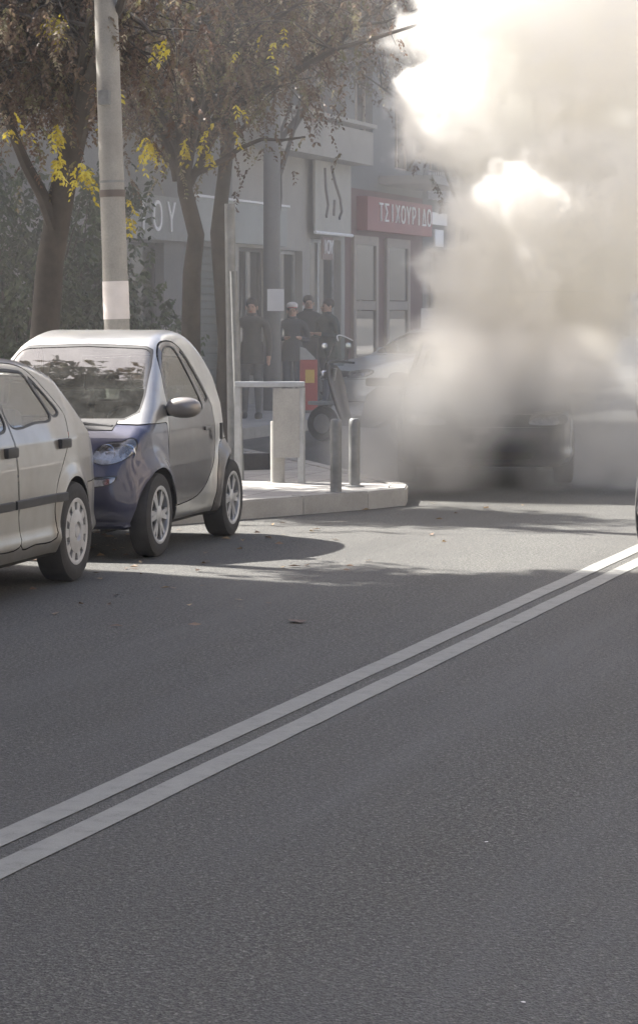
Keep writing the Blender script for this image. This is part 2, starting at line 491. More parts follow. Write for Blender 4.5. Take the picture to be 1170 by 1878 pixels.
def tagk(o):
    if o is not None: o['kind'] = 'stuff'
class Shell:
    def __init__(self, F, box, inner, n):
        self.F = F
        (x0, x1), (y0, y1), (z0, z1) = box
        nx, ny, nz = n
        X, Y, Z = np.linspace(x0, x1, nx + 1), np.linspace(y0, y1, ny + 1), np.linspace(z0, z1, nz + 1)
        idx, pts, faces = {}, [], []
        def vid(i, j, k):
            key = (i, j, k)
            if key not in idx:
                idx[key] = len(pts); pts.append((X[i], Y[j], Z[k]))
            return idx[key]
        for j, fl in ((0, 0), (ny, 1)):
            for i in range(nx):
                for k in range(nz):
                    f = [vid(i, j, k), vid(i + 1, j, k), vid(i + 1, j, k + 1), vid(i, j, k + 1)]
                    faces.append(f[::-1] if fl else f)
        for i, fl in ((0, 1), (nx, 0)):
            for j in range(ny):
                for k in range(nz):
                    f = [vid(i, j, k), vid(i, j + 1, k), vid(i, j + 1, k + 1), vid(i, j, k + 1)]
                    faces.append(f[::-1] if fl else f)
        for k, fl in ((0, 1), (nz, 0)):
            for i in range(nx):
                for j in range(ny):
                    f = [vid(i, j, k), vid(i + 1, j, k), vid(i + 1, j + 1, k), vid(i, j + 1, k)]
                    faces.append(f[::-1] if fl else f)
        Q = np.array(pts)
        O = np.stack([np.clip(Q[:, a], *inner[a]) for a in range(3)], 1)
        lo, hi = np.zeros(len(Q)), np.ones(len(Q)) * 1.4
        for _ in range(22):
            mid = (lo + hi) / 2
            P = O + (Q - O) * mid[:, None]
            f = F(P[:, 0], P[:, 1], P[:, 2])
            lo = np.where(f < 0, mid, lo); hi = np.where(f < 0, hi, mid)
        self.V = O + (Q - O) * lo[:, None]
        self.faces = faces
        self.N = self.grad(self.V)
    def grad(self, P):
        e = 2e-3
        g = np.stack([self.F(*(P + d).T) - self.F(*(P - d).T) for d in np.eye(3) * e], 1) / (2 * e)
        return g / np.maximum(np.linalg.norm(g, axis=1, keepdims=True), 1e-9)
    def clip(self, faces, fn):
        """split faces by fn(x,y,z) < 0 into (inside, outside), cutting faces along the zero line"""
        val = fn(*self.V.T)
        val = np.where(np.abs(val) < 1e-5, 1e-5, val)
        new, cache, ins, outs = [], {}, [], []
        base = len(self.V)
        def cut(a, b):
            key = (min(a, b), max(a, b))
            if key not in cache:
                t = val[a] / (val[a] - val[b])
                new.append(self.V[a] + (self.V[b] - self.V[a]) * t)
                cache[key] = base + len(new) - 1
            return cache[key]
        for f in faces:
            s = [val[i] < 0 for i in f]
            if all(s): ins.append(f)
            elif not any(s): outs.append(f)
            else:
                fi, fo = [], []
                m = len(f)
                for q in range(m):
                    a, b = f[q], f[(q + 1) % m]
                    (fi if s[q] else fo).append(a)
                    if s[q] != s[(q + 1) % m]:
                        c = cut(a, b); fi.append(c); fo.append(c)
                if len(fi) > 2: ins.append(fi)
                if len(fo) > 2: outs.append(fo)
        if new:
            nv = np.array(new)
            for _ in range(2):
                f0 = self.F(*nv.T)
                nv = nv - self.grad(nv) * np.clip(f0, -0.01, 0.01)[:, None]
            self.V = np.vstack([self.V, nv])
            self.N = np.vstack([self.N, self.grad(nv)])
        return ins, outs
    def band(self, faces, fn, w):
        """(inside, band, outside) with a band of half width w about the zero line"""
        i1, rest = self.clip(faces, lambda x, y, z: fn(x, y, z) + w)
        bd, out = self.clip(rest, lambda x, y, z: fn(x, y, z) - w)
        return i1, bd, out
    def part(self, name, faces, mat, parent, off=0.0):
        if not faces: return None
        used = sorted({i for f in faces for i in f})
        mp = {o: i for i, o in enumerate(used)}
        P = self.V[used]
        N = self.N[used]
        me = bpy.data.meshes.new(name)
        me.from_pydata((P + N * off).tolist(), [], [[mp[i] for i in f] for f in faces])
        me.update()
        me.shade_smooth()
        me.normals_split_custom_set_from_vertices(N.tolist())
        return link(name, me, mat, parent)

def wheel_meshes(rad, width, rimr, style):
    """tyre, rim, hub meshes with the axle along local z, outer face towards +z"""
    key = (rad, width, rimr, style)
    if key in wheel_meshes.cache: return wheel_meshes.cache[key]
    h = width / 2
    def mk(mb, name, mat):
        o = mb.build(name, mat, smooth=True)
        me = o.data
        bpy.data.objects.remove(o)
        return me
    t = MB()
    t.lathe([(rimr - 0.012, -h * 0.7), (rimr + 0.004, -h), (rad * 0.86, -h), (rad * 0.97, -h * 0.86), (rad, -h * 0.6), (rad, h * 0.6), (rad * 0.97, h * 0.86), (rad * 0.86, h), (rimr + 0.012, h * 0.98), (rimr - 0.004, h * 0.9), (rimr - 0.012, h * 0.4)], 48)
    tyre = mk(t, 'tyre', M['rubber'])
    r = MB()
    r.lathe([(rimr - 0.010, h * 0.3), (rimr - 0.006, h * 0.88), (rimr + 0.004, h * 0.95), (rimr - 0.006, h * 0.97), (rimr - 0.022, h * 0.90), (rimr - 0.026, h * 0.45)], 48)
    if style == 'alloy':
        ns, r0 = 6, 0.052
        for k in range(ns):
            a = k * 2 * math.pi / ns
            for s in (-1, 1):
                ca, sa = math.cos(a), math.sin(a)
                q = a + s * 0.17
                p0, p1 = Vector((r0 * ca, r0 * sa, h * 0.80)), Vector(((rimr - 0.012) * math.cos(q), (rimr - 0.012) * math.sin(q), h * 0.78))
                dirv = (p1 - p0).normalized(); per = Vector((-dirv.y, dirv.x, 0))
                poly = [p0 + per * 0.022, p0 - per * 0.022, p1 - per * 0.013, p1 + per * 0.013]
                r.prism([(v.x, v.y) for v in poly], h * 0.60, h * 0.80 + s * 0.0012)
        r.lathe([(0, h * 0.92), (0.035, h * 0.90), (0.062, h * 0.83), (0.066, h * 0.5)], 24)
    else:
        ns, rin, rout = 10, rimr * 0.66, rimr * 0.90
        for k in range(ns):
            a = k * 2 * math.pi / ns
            w0, w1 = 0.62 * math.pi / ns, 0.50 * math.pi / ns
            pts = [((rin - 0.01) * math.cos(a - w0), (rin - 0.01) * math.sin(a - w0)), (rout * 1.03 * math.cos(a - w1), rout * 1.03 * math.sin(a - w1)), (rout * 1.03 * math.cos(a + w1), rout * 1.03 * math.sin(a + w1)), ((rin - 0.01) * math.cos(a + w0), (rin - 0.01) * math.sin(a + w0))]
            r.prism(pts, h * 0.70, h * 0.90)
        r.lathe([(rout, h * 0.6), (rout, h * 0.92), (rimr - 0.012, h * 0.94)], 48)
        r.lathe([(rin, h * 0.6), (rin, h * 0.93), (rimr * 0.42, h * 1.03), (rimr * 0.30, h * 1.04), (rimr * 0.27, h * 0.90), (rimr * 0.2, h * 0.90), (rimr * 0.18, h * 1.0), (0, h * 1.02)], 40)
    rim = mk(r, 'rim', M['rim'] if style == 'alloy' else M['cover'])
    b = MB()
    b.lathe([(0, h * 0.35), (rimr - 0.015, h * 0.30), (rimr - 0.015, -h * 0.8), (0, -h * 0.8)], 24)
    hub = mk(b, 'wheel', M['dark'])
    wheel_meshes.cache[key] = (tyre, rim, hub)
    return wheel_meshes.cache[key]
wheel_meshes.cache = {}
def add_wheel(root, x, y, rad, width, rimr, style, steer=0.0):
    tyre, rim, hub = wheel_meshes(rad, width, rimr, style)
    s = 1 if y > 0 else -1
    w = link('wheel', hub, None, root)
    w.location = (x, y, rad)
    w.rotation_euler = Matrix.Rotation(steer, 3, 'Z').to_quaternion().to_matrix().__matmul__(Matrix.Rotation(-s * math.pi / 2, 3, 'X')).to_euler()
    link('tyre', tyre, None, w)
    link('rim', rim, None, w)
def blob(name, c, s, mat, parent, p=2.6, rot=None):
    """super-ellipsoid lump"""
    bm = bmesh.new()
    bmesh.ops.create_uvsphere(bm, u_segments=20, v_segments=12, radius=1.0)
    for v in bm.verts:
        n = (abs(v.co.x) ** p + abs(v.co.y) ** p + abs(v.co.z) ** p) ** (1 / p)
        q = v.co / n
        v.co = Vector((q.x * s[0], q.y * s[1], q.z * s[2]))
        if rot: v.co = rot @ v.co
        v.co += Vector(c)
    me = bpy.data.meshes.new(name)
    bm.to_mesh(me); bm.free()
    return link(name, me, mat, parent, True)
def seats(root, rows, z0, wy):
    for x, ys in rows:
        for y in ys:
            mb = MB()
            mb.box((x - 0.05, y, z0), (0.46, 0.44, 0.16), bevel=0.05)
            mb.box((x + 0.26, y, z0 + 0.31), (0.13, 0.44, 0.56), Matrix.Rotation(0.30, 3, 'Y'), bevel=0.05)
            st = mb.build('seat', M['seat'], root, True)
            mb = MB()
            mb.box((x + 0.37, y, z0 + 0.70), (0.09, 0.26, 0.19), Matrix.Rotation(0.2, 3, 'Y'), bevel=0.04)
            mb.build('headrest', M['seat'], st, True)

def make_car(spec, name, label, cat, loc, rz, paint, group=None):
    """local frame: x from the nose (0) to the tail (L), y to the car's right, z up; origin on the ground"""
    L, W, H = spec['L'], spec['W'], spec['H']
    root = empty(name, loc, rz)
    tag(root, label, cat, group)
    off = spec.get('origin', 0.0)
    piv = root
    prof = catmull(spec['profile'], 5)
    wx, ww = spec['plan']
    wz, wt = spec['section']
    axles, Ra = spec['axles'], spec['arch_r']
    fl, az = spec['flare'], spec['rad']
    lip = spec.get('lip', [])
    def width(x, z):
        w = interp(x, wx, ww) * interp(z, wz, wt)
        for k, ax in enumerate(axles):
            r = np.sqrt((x - ax) ** 2 + (z - az) ** 2)
            w = w + fl[k] * np.exp(-(np.maximum(r - Ra[k], 0) / spec['flare_w']) ** 2) * np.clip((z + 0.15) / 0.35, 0, 1)
        for zz, amp, sg in lip:
            w = w + amp * np.exp(-((z - zz) / sg) ** 2)
        return w
    kk = spec['round']
    def F(x, y, z):
        return smax(poly_sdf(prof, x, z), (np.abs(y) - width(x, z)) * 0.95, kk)
    sh = Shell(F, ((-0.02, L + 0.02), (-W / 2 - 0.03, W / 2 + 0.03), (0.1, H + 0.03)), spec['inner'], spec['n'])
    faces = sh.faces
    # wheel arches
    for k, ax in enumerate(axles):
        gone, faces = sh.clip(faces, lambda x, y, z: np.maximum(np.sqrt((x - ax) ** 2 + (z - az) ** 2) - Ra[k], spec['arch_y'] - np.abs(y)))
    # underside
    und, faces = sh.clip(faces, lambda x, y, z: z - spec['floor'])
    sh.part('underbody', und, M['dark'], root)
    # glass
    for gname, fn, seal in spec['glass']:
        ins, faces = sh.clip(faces, fn)
        gl, sl = sh.clip(ins, lambda x, y, z: fn(x, y, z) + seal)
        g = sh.part(gname, gl, M['glass'], root, -0.006)
        if g: sh.part('seal', sl, M['black'], g, -0.002)
    # lamps
    for lname, fn, lens in spec['lamps']:
        ins, faces = sh.clip(faces, fn)
        rim_, = (ins,)
        core, edge = sh.clip(ins, lambda x, y, z: fn(x, y, z) + 0.008)
        o = sh.part(lname, core, lens, root, 0.002)
        if o:
            sh.part('lamp_edge', edge, M['black'], o, -0.003)
            sh.part('reflector', core, M['chrome_dull'] if lens is M['lamp_glass'] else M['dark'], o, -0.05)
            if lens is M['lamp_glass']:
                used = sorted({i for f_ in core for i in f_})
                cen, nrm = sh.V[used].mean(0), sh.N[used].mean(0)
                ext = sh.V[used].max(0) - sh.V[used].min(0)
                rot_ = Vector((-1, 0, 0)).to_track_quat('Z', 'Y').to_matrix().to_4x4()
                rb = min(ext[2], ext[1]) * 0.36
                for q_ in ((-0.26, 0.26) if ext[1] > 1.25 * ext[2] else (0.0,)):
                    mm_ = Matrix.Translation(Vector(cen - nrm * 0.036) + Vector((abs(q_) * 0.02, q_ * ext[1], 0))) @ rot_
                    MB().lathe([(rb, 0.022), (rb * 0.93, 0.024), (rb * 0.7, 0.004), (rb * 0.35, -0.008), (rb * 0.3, 0.012), (rb * 0.18, 0.022), (0, 0.024)], 20, mm_).build('bulb_bowl', M['chrome'], o, True)
    # panels: doors and other closed outlines with a sunk joint round them
    panels = {}
    for pname, fn, mat in spec['panels']:
        ins, gap, faces = sh.band(faces, fn, 0.0045)
        o = sh.part(pname, ins, mat or paint, root)
        if o: tagk(sh.part('joint', gap, M['dark'], o, -0.012))
        panels.setdefault(pname, []).append(o)
    # colour zones of the remaining body
    for zname, fn, mat in spec['zones']:
        ins, gap, faces = sh.band(faces, fn, 0.0035)
        o = sh.part(zname, ins, mat or paint, root)
        if o: tagk(sh.part('joint', gap, M['dark'], o, -0.010))
    sh.part('body', faces, paint, root)
    # wheel wells and wheels
    for k, ax in enumerate(axles):
        for s in (-1, 1):
            mb = MB()
            n = 20
            rr = Ra[k] + 0.012
            yo, yi = s * float(width(np.array([ax]), np.array([az + Ra[k] * 0.75]))[0] - 0.012), s * (W / 2 - 0.34)
            a = [(ax + rr * math.cos(t), az + rr * math.sin(t)) for t in np.linspace(-0.35, math.pi + 0.35, n)]
            ys_ = np.zeros(n); hi_ = np.ones(n) * abs(yo)
            ax_, az_ = np.array([p[0] for p in a]), np.array([p[1] for p in a])
            for _ in range(16):
                md_ = (ys_ + hi_) / 2
                ok_ = F(ax_, md_, az_) < -0.010
                ys_ = np.where(ok_, md_, ys_); hi_ = np.where(ok_, hi_, md_)
            ys_ = np.maximum(ys_, abs(yi) + 0.01)
            vo = [mb.bm.verts.new((p[0], s * ys_[q], p[1])) for q, p in enumerate(a)]
            vi = [mb.bm.verts.new((p[0], yi, p[1])) for p in a]
            for q in range(n - 1):
                mb.bm.faces.new((vo[q], vo[q + 1], vi[q + 1], vi[q]))
            mb.bm.faces.new(vi)
            mb.build('wheel_well', M['dark'], root)
            add_wheel(root, ax, s * spec['track'][k], spec['rad'], spec['tyre_w'][k], spec['rimr'], spec['wheel'], spec.get('steer', 0) if k == 0 else 0)
    spec['extra'](root, paint, sh, width)
    return root

def sidef(poly, ymin=0.3, side=0):
    P = catmull(poly, 4) if len(poly) > 5 else np.array(poly)
    def fn(x, y, z):
        yy = y * side if side else np.abs(y)
        return np.maximum(poly_sdf(P, x, z), ymin - yy)
    return fn
def frontf(poly, xlim, side=0, front=True):
    P = catmull(poly, 4)
    def fn(x, y, z):
        yy = y * side if side else np.abs(y)
        return np.maximum(poly_sdf(P, yy, z), (x - xlim) if front else (xlim - x))
    return fn
def sym(poly):                                       # mirror a half outline given for y >= 0
    return poly + [(-a, b) for a, b in poly[::-1]]
def frontc(poly, xlim, front=True):
    P = np.array(sym(poly))
    def fn(x, y, z):
        return np.maximum(poly_sdf(P, y, z), (x - xlim) if front else (xlim - x))
    return fn
def both(fn):
    """the same outline for the two sides, one part each"""
    return [lambda x, y, z: np.maximum(fn(x, y, z), -y), lambda x, y, z: np.maximum(fn(x, y, z), y)]
def mirrors(root, mat, x, y, z, s=(0.06, 0.11, 0.065)):
    for sg in (-1, 1):
        m = blob('mirror', (x, sg * (y + s[1] * 0.75), z), s, mat, root, 2.4)
        MB().box((x + 0.01, sg * (y - 0.02), z - s[2] * 0.6), (0.05, 0.09, 0.03), bevel=0.008).build('mirror_arm', M['black'], m)
def bar(pts, r, name, mat, parent):
    return MB().tube(pts, r, 8).build(name, mat, parent, True)

# ---- tiny two-seater
def tiny_extra(root, paint, sh, width):
    mirrors(root, M['taupe'], 0.78, 0.70, 1.01, (0.075, 0.125, 0.072))
    seats(root, [(1.15, (-0.32, 0.32))], 0.52, 0.3)
    MB().box((0.78, 0, 0.78), (0.36, 1.16, 0.16), bevel=0.05).build('dashboard', M['black'], root, True)
    sw = MB(); c = Vector((0.98, -0.32, 0.88)); ang = 1.0
    ring = [c + Vector((math.cos(ang) * 0.17 * math.sin(t), 0.17 * math.cos(t), math.sin(ang) * 0.17 * math.sin(t))) for t in np.linspace(0, 2 * math.pi, 25)]
    sw.tube(ring, 0.013, 6, False).build('steering_wheel', M['black'], root, True)
    # wiper and scuttle
    bar([(0.36, -0.30, 0.902), (0.40, -0.02, 0.935), (0.415, 0.30, 0.945)], 0.010, 'wiper', M['black'], root)
    bar([(0.33, -0.42, 0.885), (0.36, -0.22, 0.905), (0.365, -0.06, 0.91)], 0.020, 'wiper', M['black'], root)
    for s in (-1, 1):
        MB().box((1.93, s * 0.735, 0.80), (0.05, 0.012, 0.12), bevel=0.005).build('air_intake', M['black'], root)
        MB().box((1.70, s * (float(width(np.array([1.70]), np.array([0.83]))[0]) + 0.006), 0.83), (0.15, 0.022, 0.03), bevel=0.008).build('door_handle', M['grey_panel'], root)
tiny = dict(L=2.5, W=1.515, H=1.549,
    profile=[(0.14, 0.20), (0.05, 0.25), (0.005, 0.36), (0.0, 0.50), (0.03, 0.60), (0.075, 0.70), (0.16, 0.80), (0.30, 0.885), (0.40, 0.935), (0.72, 1.20), (1.00, 1.405), (1.10, 1.462), (1.28, 1.515), (1.52, 1.545), (1.78, 1.53), (1.98, 1.46), (2.14, 1.35), (2.28, 1.17), (2.38, 0.98), (2.45, 0.82), (2.49, 0.62), (2.49, 0.42), (2.42, 0.28), (2.25, 0.20), (1.2, 0.18)],
    plan=([-0.1, 0.0, 0.08, 0.2, 0.36, 0.6, 1.2, 1.9, 2.2, 2.4, 2.5, 2.6], [0.47, 0.53, 0.62, 0.675, 0.70, 0.705, 0.705, 0.70, 0.68, 0.60, 0.54, 0.50]),
    section=([0.0, 0.2, 0.35, 0.6, 0.85, 1.0, 1.2, 1.4, 1.6], [0.93, 0.96, 0.995, 1.0, 0.985, 0.955, 0.865, 0.765, 0.66]),
    axles=(0.395, 2.205), arch_r=(0.325, 0.335), rad=0.288, flare=(0.060, 0.062), flare_w=0.085, arch_y=0.575, floor=0.215, round=0.09,
    inner=((0.42, 2.15), (-0.34, 0.34), (0.42, 0.72)), n=(84, 50, 54), track=(0.672, 0.662), tyre_w=(0.150, 0.180), rimr=0.196, wheel='alloy', steer=-0.02,
    glass=[('windscreen', frontc([(0.0, 0.925), (0.48, 0.93), (0.58, 0.985), (0.575, 1.10), (0.535, 1.30), (0.50, 1.41), (0.44, 1.435), (0.0, 1.45)], 1.22), 0.016)]
        + [('side_window', f, 0.012) for f in both(sidef([(0.86, 0.965), (0.885, 1.12), (0.98, 1.30), (1.12, 1.41), (1.28, 1.435), (1.42, 1.40), (1.56, 1.20), (1.66, 1.00), (1.60, 0.965), (1.2, 0.955)], 0.35))]
        + [('quarter_window', f, 0.011) for f in both(sidef([(1.49, 1.395), (1.58, 1.38), (1.72, 1.22), (1.84, 1.05), (1.80, 1.03), (1.74, 1.02), (1.64, 1.19)], 0.35))]
        + [('rear_window', frontc([(0.0, 1.0), (0.44, 1.0), (0.46, 1.1), (0.42, 1.34), (0.0, 1.36)], 2.0, False), 0.014)],
    lamps=[('headlight', f, M['lamp_glass']) for f in both(frontf([(0.355, 0.69), (0.375, 0.655), (0.46, 0.64), (0.57, 0.665), (0.645, 0.73), (0.642, 0.80), (0.60, 0.825), (0.54, 0.80), (0.46, 0.795), (0.385, 0.755)], 0.55))]
        + [('fog_light', f, M['lamp_glass']) for f in both(frontf([(0.26, 0.565), (0.42, 0.565), (0.545, 0.575), (0.545, 0.54), (0.47, 0.50), (0.26, 0.49)], 0.4))],
    panels=[('door', f, M['grey_panel']) for f in both(sidef([(0.735, 0.33), (0.725, 0.5), (0.74, 0.75), (0.78, 0.90), (0.815, 1.00), (0.855, 1.15), (0.95, 1.32), (1.10, 1.435), (1.28, 1.468), (1.46, 1.445), (1.62, 1.36), (1.78, 1.18), (1.88, 1.02), (1.92, 0.86), (1.90, 0.72), (1.82, 0.56), (1.66, 0.43), (1.42, 0.355), (1.1, 0.325)], 0.35))],
    zones=[('scuttle', lambda x, y, z: np.maximum(np.maximum(x - 0.5, np.abs(y) - 0.44), np.maximum(0.868 - z, z - 0.96)), M['black'])]
        + [('rear_fender', f, M['grey_panel']) for f in both(sidef([(1.86, 0.16), (1.83, 0.42), (1.93, 0.62), (2.05, 0.72), (2.22, 0.735), (2.40, 0.70), (2.6, 0.65), (2.6, 0.1)], 0.30))]
        + [('front_panel', lambda x, y, z: np.maximum(np.maximum(x - 0.735 - 0.0 * z, z - (0.872 + 0.05 * np.clip(x / 0.4, 0, 1) - 0.02 * np.abs(y))), -1.0), M['blue'])],
    extra=tiny_extra)

# ---- five-door hatchback
def hatch_extra(root, paint, sh, width):
    wv = lambda x, z: float(width(np.array([x]), np.array([z]))[0])
    mirrors(root, paint, 1.50, wv(1.5, 0.95) - 0.03, 1.00, (0.07, 0.11, 0.075))
    seats(root, [(1.75, (-0.36, 0.36)), (2.65, (-0.40, 0.0, 0.40))], 0.50, 0.3)
    MB().box((1.30, 0, 0.84), (0.40, 1.30, 0.16), bevel=0.05).build('dashboard', M['black'], root, True)
    for s in (-1, 1):
        for x in (2.23, 3.20):
            o = MB().box((x, s * (wv(x, 0.86) + 0.012), 0.855 + 0.012 * (x > 3)), (0.18, 0.04, 0.062), bevel=0.018).build('door_handle', M['black'] if paint is M['beige_silver'] else paint, root, True)
        for x0, x1 in ((1.30, 2.24), (2.28, 3.14)):
            v, f = [], []
            n = 10
            for i in range(n + 1):
                x = x0 + (x1 - x0) * i / n
                for dz, dy in ((-0.028, 0.0), (-0.022, 0.016), (0.022, 0.016), (0.028, 0.0)):
                    v.append((x, s * (wv(x, 0.545 + dz) - 0.001 + dy), 0.545 + dz))
                if i:
                    for k in range(3):
                        f.append((4 * i - 4 + k, 4 * i - 3 + k, 4 * i + 1 + k, 4 * i + k))
            f += [(0, 1, 2, 3), (4 * n + 3, 4 * n + 2, 4 * n + 1, 4 * n)]
            pyd('side_strip', v, f, M['black'], root)
    MB().box((-0.012, 0, 0.40), (0.02, 0.52, 0.11), bevel=0.004).build('number_plate', M['white'], root)
hatch = dict(L=4.15, W=1.735, H=1.44,
    profile=[(0.25, 0.19), (0.10, 0.22), (0.02, 0.32), (0.0, 0.45), (0.02, 0.58), (0.09, 0.68), (0.30, 0.765), (0.70, 0.86), (1.10, 0.935), (1.22, 0.97), (1.60, 1.20), (1.90, 1.355), (2.05, 1.39), (2.40, 1.412), (2.80, 1.402), (3.15, 1.368), (3.40, 1.315), (3.54, 1.265), (3.73, 1.11), (3.90, 0.965), (4.01, 0.90), (4.07, 0.78), (4.10, 0.64), (4.15, 0.58), (4.15, 0.40), (4.08, 0.28), (3.9, 0.22), (3.0, 0.18), (1.5, 0.18)],
    plan=([-0.1, 0.0, 0.15, 0.35, 0.7, 1.2, 2.2, 3.0, 3.5, 3.85, 4.05, 4.15, 4.3], [0.60, 0.66, 0.745, 0.80, 0.832, 0.845, 0.850, 0.845, 0.825, 0.785, 0.735, 0.69, 0.64]),
    section=([0.0, 0.18, 0.34, 0.55, 0.75, 0.90, 1.00, 1.2, 1.4, 1.6], [0.93, 0.965, 0.99, 1.0, 0.992, 0.972, 0.925, 0.82, 0.715, 0.62]),
    axles=(0.85, 3.36), arch_r=(0.345, 0.345), rad=0.312, flare=(0.020, 0.022), flare_w=0.06, arch_y=0.55, floor=0.21, round=0.08, lip=[(0.30, 0.022, 0.05)],
    inner=((0.75, 3.60), (-0.40, 0.40), (0.42, 0.70)), n=(110, 40, 42), track=(0.765, 0.760), tyre_w=(0.19, 0.19), rimr=0.205, wheel='cover',
    glass=[('windscreen', frontc([(0.0, 0.985), (0.60, 0.985), (0.66, 1.02), (0.60, 1.26), (0.56, 1.32), (0.0, 1.34)], 2.05), 0.016)]
        + [('front_side_window', f, 0.016) for f in both(sidef([(1.42, 0.965), (1.50, 1.06), (1.70, 1.20), (1.92, 1.30), (2.06, 1.33), (2.26, 1.335), (2.285, 1.20), (2.29, 0.985), (1.9, 0.965)], 0.4))]
        + [('rear_side_window', f, 0.016) for f in both(sidef([(2.385, 0.99), (2.375, 1.20), (2.36, 1.335), (2.6, 1.338), (2.83, 1.325), (2.955, 1.305), (3.04, 1.20), (3.14, 1.02), (2.8, 1.00)], 0.4))]
        + [('quarter_window', f, 0.016) for f in both(sidef([(2.98, 1.295), (3.05, 1.275), (3.17, 1.195), (3.32, 1.075), (3.31, 1.04), (3.165, 1.03), (3.09, 1.15)], 0.4))]
        + [('rear_window', frontc([(0.0, 1.0), (0.58, 1.0), (0.61, 1.06), (0.54, 1.22), (0.49, 1.245), (0.0, 1.255)], 3.45, False), 0.016)],
    lamps=[('headlight', f, M['lamp_glass']) for f in both(frontf([(0.40, 0.60), (0.70, 0.60), (0.78, 0.66), (0.76, 0.735), (0.55, 0.725), (0.42, 0.70)], 0.6))]
        + [('tail_lamp', f, M['red']) for f in both(frontf([(0.52, 0.66), (0.70, 0.66), (0.70, 0.90), (0.55, 0.90)], 3.86, 0, False))]
        + [('grille', frontc([(0.0, 0.60), (0.38, 0.60), (0.39, 0.70), (0.0, 0.71)], 0.4), M['black']), ('air_intake', frontc([(0.0, 0.27), (0.42, 0.27), (0.45, 0.34), (0.0, 0.35)], 0.4), M['black'])],
    panels=[('front_door', f, None) for f in both(sidef([(1.24, 0.30), (1.235, 0.6), (1.26, 0.90), (1.33, 0.985), (1.60, 1.19), (1.92, 1.335), (2.06, 1.365), (2.32, 1.37), (2.335, 1.20), (2.335, 0.9), (2.335, 0.5), (2.33, 0.30), (1.8, 0.292)], 0.4))]
        + [('rear_door', f, None) for f in both(sidef([(2.345, 0.30), (2.350, 0.6), (2.350, 1.0), (2.345, 1.20), (2.332, 1.369), (2.65, 1.37), (2.88, 1.355), (3.03, 1.32), (3.20, 1.225), (3.38, 1.085), (3.41, 1.01), (3.30, 0.85), (3.16, 0.74), (3.03, 0.62), (2.97, 0.48), (2.95, 0.30), (2.6, 0.292)], 0.4))]
        + [('tailgate', frontc([(0.0, 0.60), (0.62, 0.60), (0.66, 0.75), (0.66, 1.0), (0.60, 1.27), (0.0, 1.30)], 3.45, False), None)]
        + [('bonnet', lambda x, y, z: np.maximum(np.maximum(x - 1.20, 0.70 - z), np.abs(y) - 0.68), None)],
    zones=[('front_bumper', lambda x, y, z: np.maximum(x - 0.55 + 0.25 * (z - 0.3), z - 0.575), None), ('rear_bumper', lambda x, y, z: np.maximum(3.70 - x, z - 0.60), None)],
    extra=hatch_extra)
# SECTION: vehicles
RZ = R(90)     # local +x (tail) along world +Y: the car faces the camera
def place(rz_off, axle, ref):
    rz = RZ + rz_off
    loc = Vector((axle[0], axle[1], 0)) - Matrix.Rotation(rz, 3, 'Z') @ Vector((ref[0], ref[1], 0))
    return loc, rz
def copy_tree(o, parent=None, swap=None):
    c = o.copy()
    COL.objects.link(c)
    c.parent = parent
    if swap and c.type == 'MESH' and len(c.material_slots) and c.material_slots[0].material in swap:
        new = swap[c.material_slots[0].material]
        c.material_slots[0].link = 'OBJECT'
        c.material_slots[0].material = new
    for ch in list(o.children):
        if ch is not c: copy_tree(ch, c, swap)
    return c
# once turned, local +y points to world -X: the flank towards the traffic lane is the -y side
loc, rz = place(R(3.0), G(296, 1021), (0.395, -0.747))
make_car(tiny, 'parked_car', 'tiny two-seat car, silver frame and dark blue front, parked behind the silver hatchback', 'car', loc, rz, M['silver'], 'cars parked along the kerb')
loc, rz = place(R(3.0), G(143, 1066), (3.36, -0.855))
hb = make_car(hatch, 'parked_car', 'silver five-door hatchback cut off by the left edge, its tail towards the tiny car', 'car', loc, rz, M['beige_silver'], 'cars parked along the kerb')
for nm, label, ang, at, ref, paint in (
    ('burning_car', 'dark blue car on fire, wrapped in thick smoke on the road', R(15), G(1046, 893), (0.2, -0.80), M['navy']),
    ('standing_car', 'pale silver blue car half hidden by smoke behind the bollards', R(-42), G(610, 757), (0.0, 0.0), M['pale']),
    ('standing_car', 'pale car far behind the smoke at the right edge', 0.0, G(1190, 775), (0.3, 0.6), M['white_car']),
    ('standing_car', 'black car on the right lane, only its left edge in the picture', R(180), G(1160, 1022), (4.0, -0.80), M['black_car'])):
    loc, rz = place(ang, at, ref)
    c = copy_tree(hb, None, {M['beige_silver']: paint})
    c.name = nm
    c.location, c.rotation_euler = loc, (0, 0, rz)
    c['label'] = label
    for ch in list(c.children):
        if nm == 'burning_car' and ch.name.startswith('number_plate'): bpy.data.objects.remove(ch)
    if 'group' in c: del c['group']
# SECTION: buildings
FX = -14.4                                           # street face of the left-hand row
def text_mesh(txt, size, extrude=0.01):
    cu = bpy.data.curves.new('lettering', 'FONT')
    cu.body = txt; cu.size = size; cu.extrude = extrude; cu.resolution_u = 3
    cu.align_x = 'CENTER'; cu.align_y = 'CENTER'
    ob = bpy.data.objects.new('tmp', cu)
    COL.objects.link(ob)
    bpy.context.view_layer.update()
    me = bpy.data.meshes.new_from_object(ob.evaluated_get(bpy.context.evaluated_depsgraph_get()))
    bpy.data.objects.remove(ob)
    me.name = 'lettering'
    return me
def letters(txt, parent, mat, centre, step, size, stretch=1.0, squeeze=1.0):
    """raised letters along +Y on a board that faces +X, one mesh per letter"""
    n = len(txt)
    for i, ch in enumerate(txt):
        if ch == ' ': continue
        me = text_mesh(ch, size)
        o = link('letter', me, mat, parent)
        o.rotation_euler = (math.pi / 2, 0, math.pi / 2)
        o.scale = (stretch, squeeze, 1)
        o.location = (centre[0], centre[1] + (i - (n - 1) / 2) * step, centre[2])
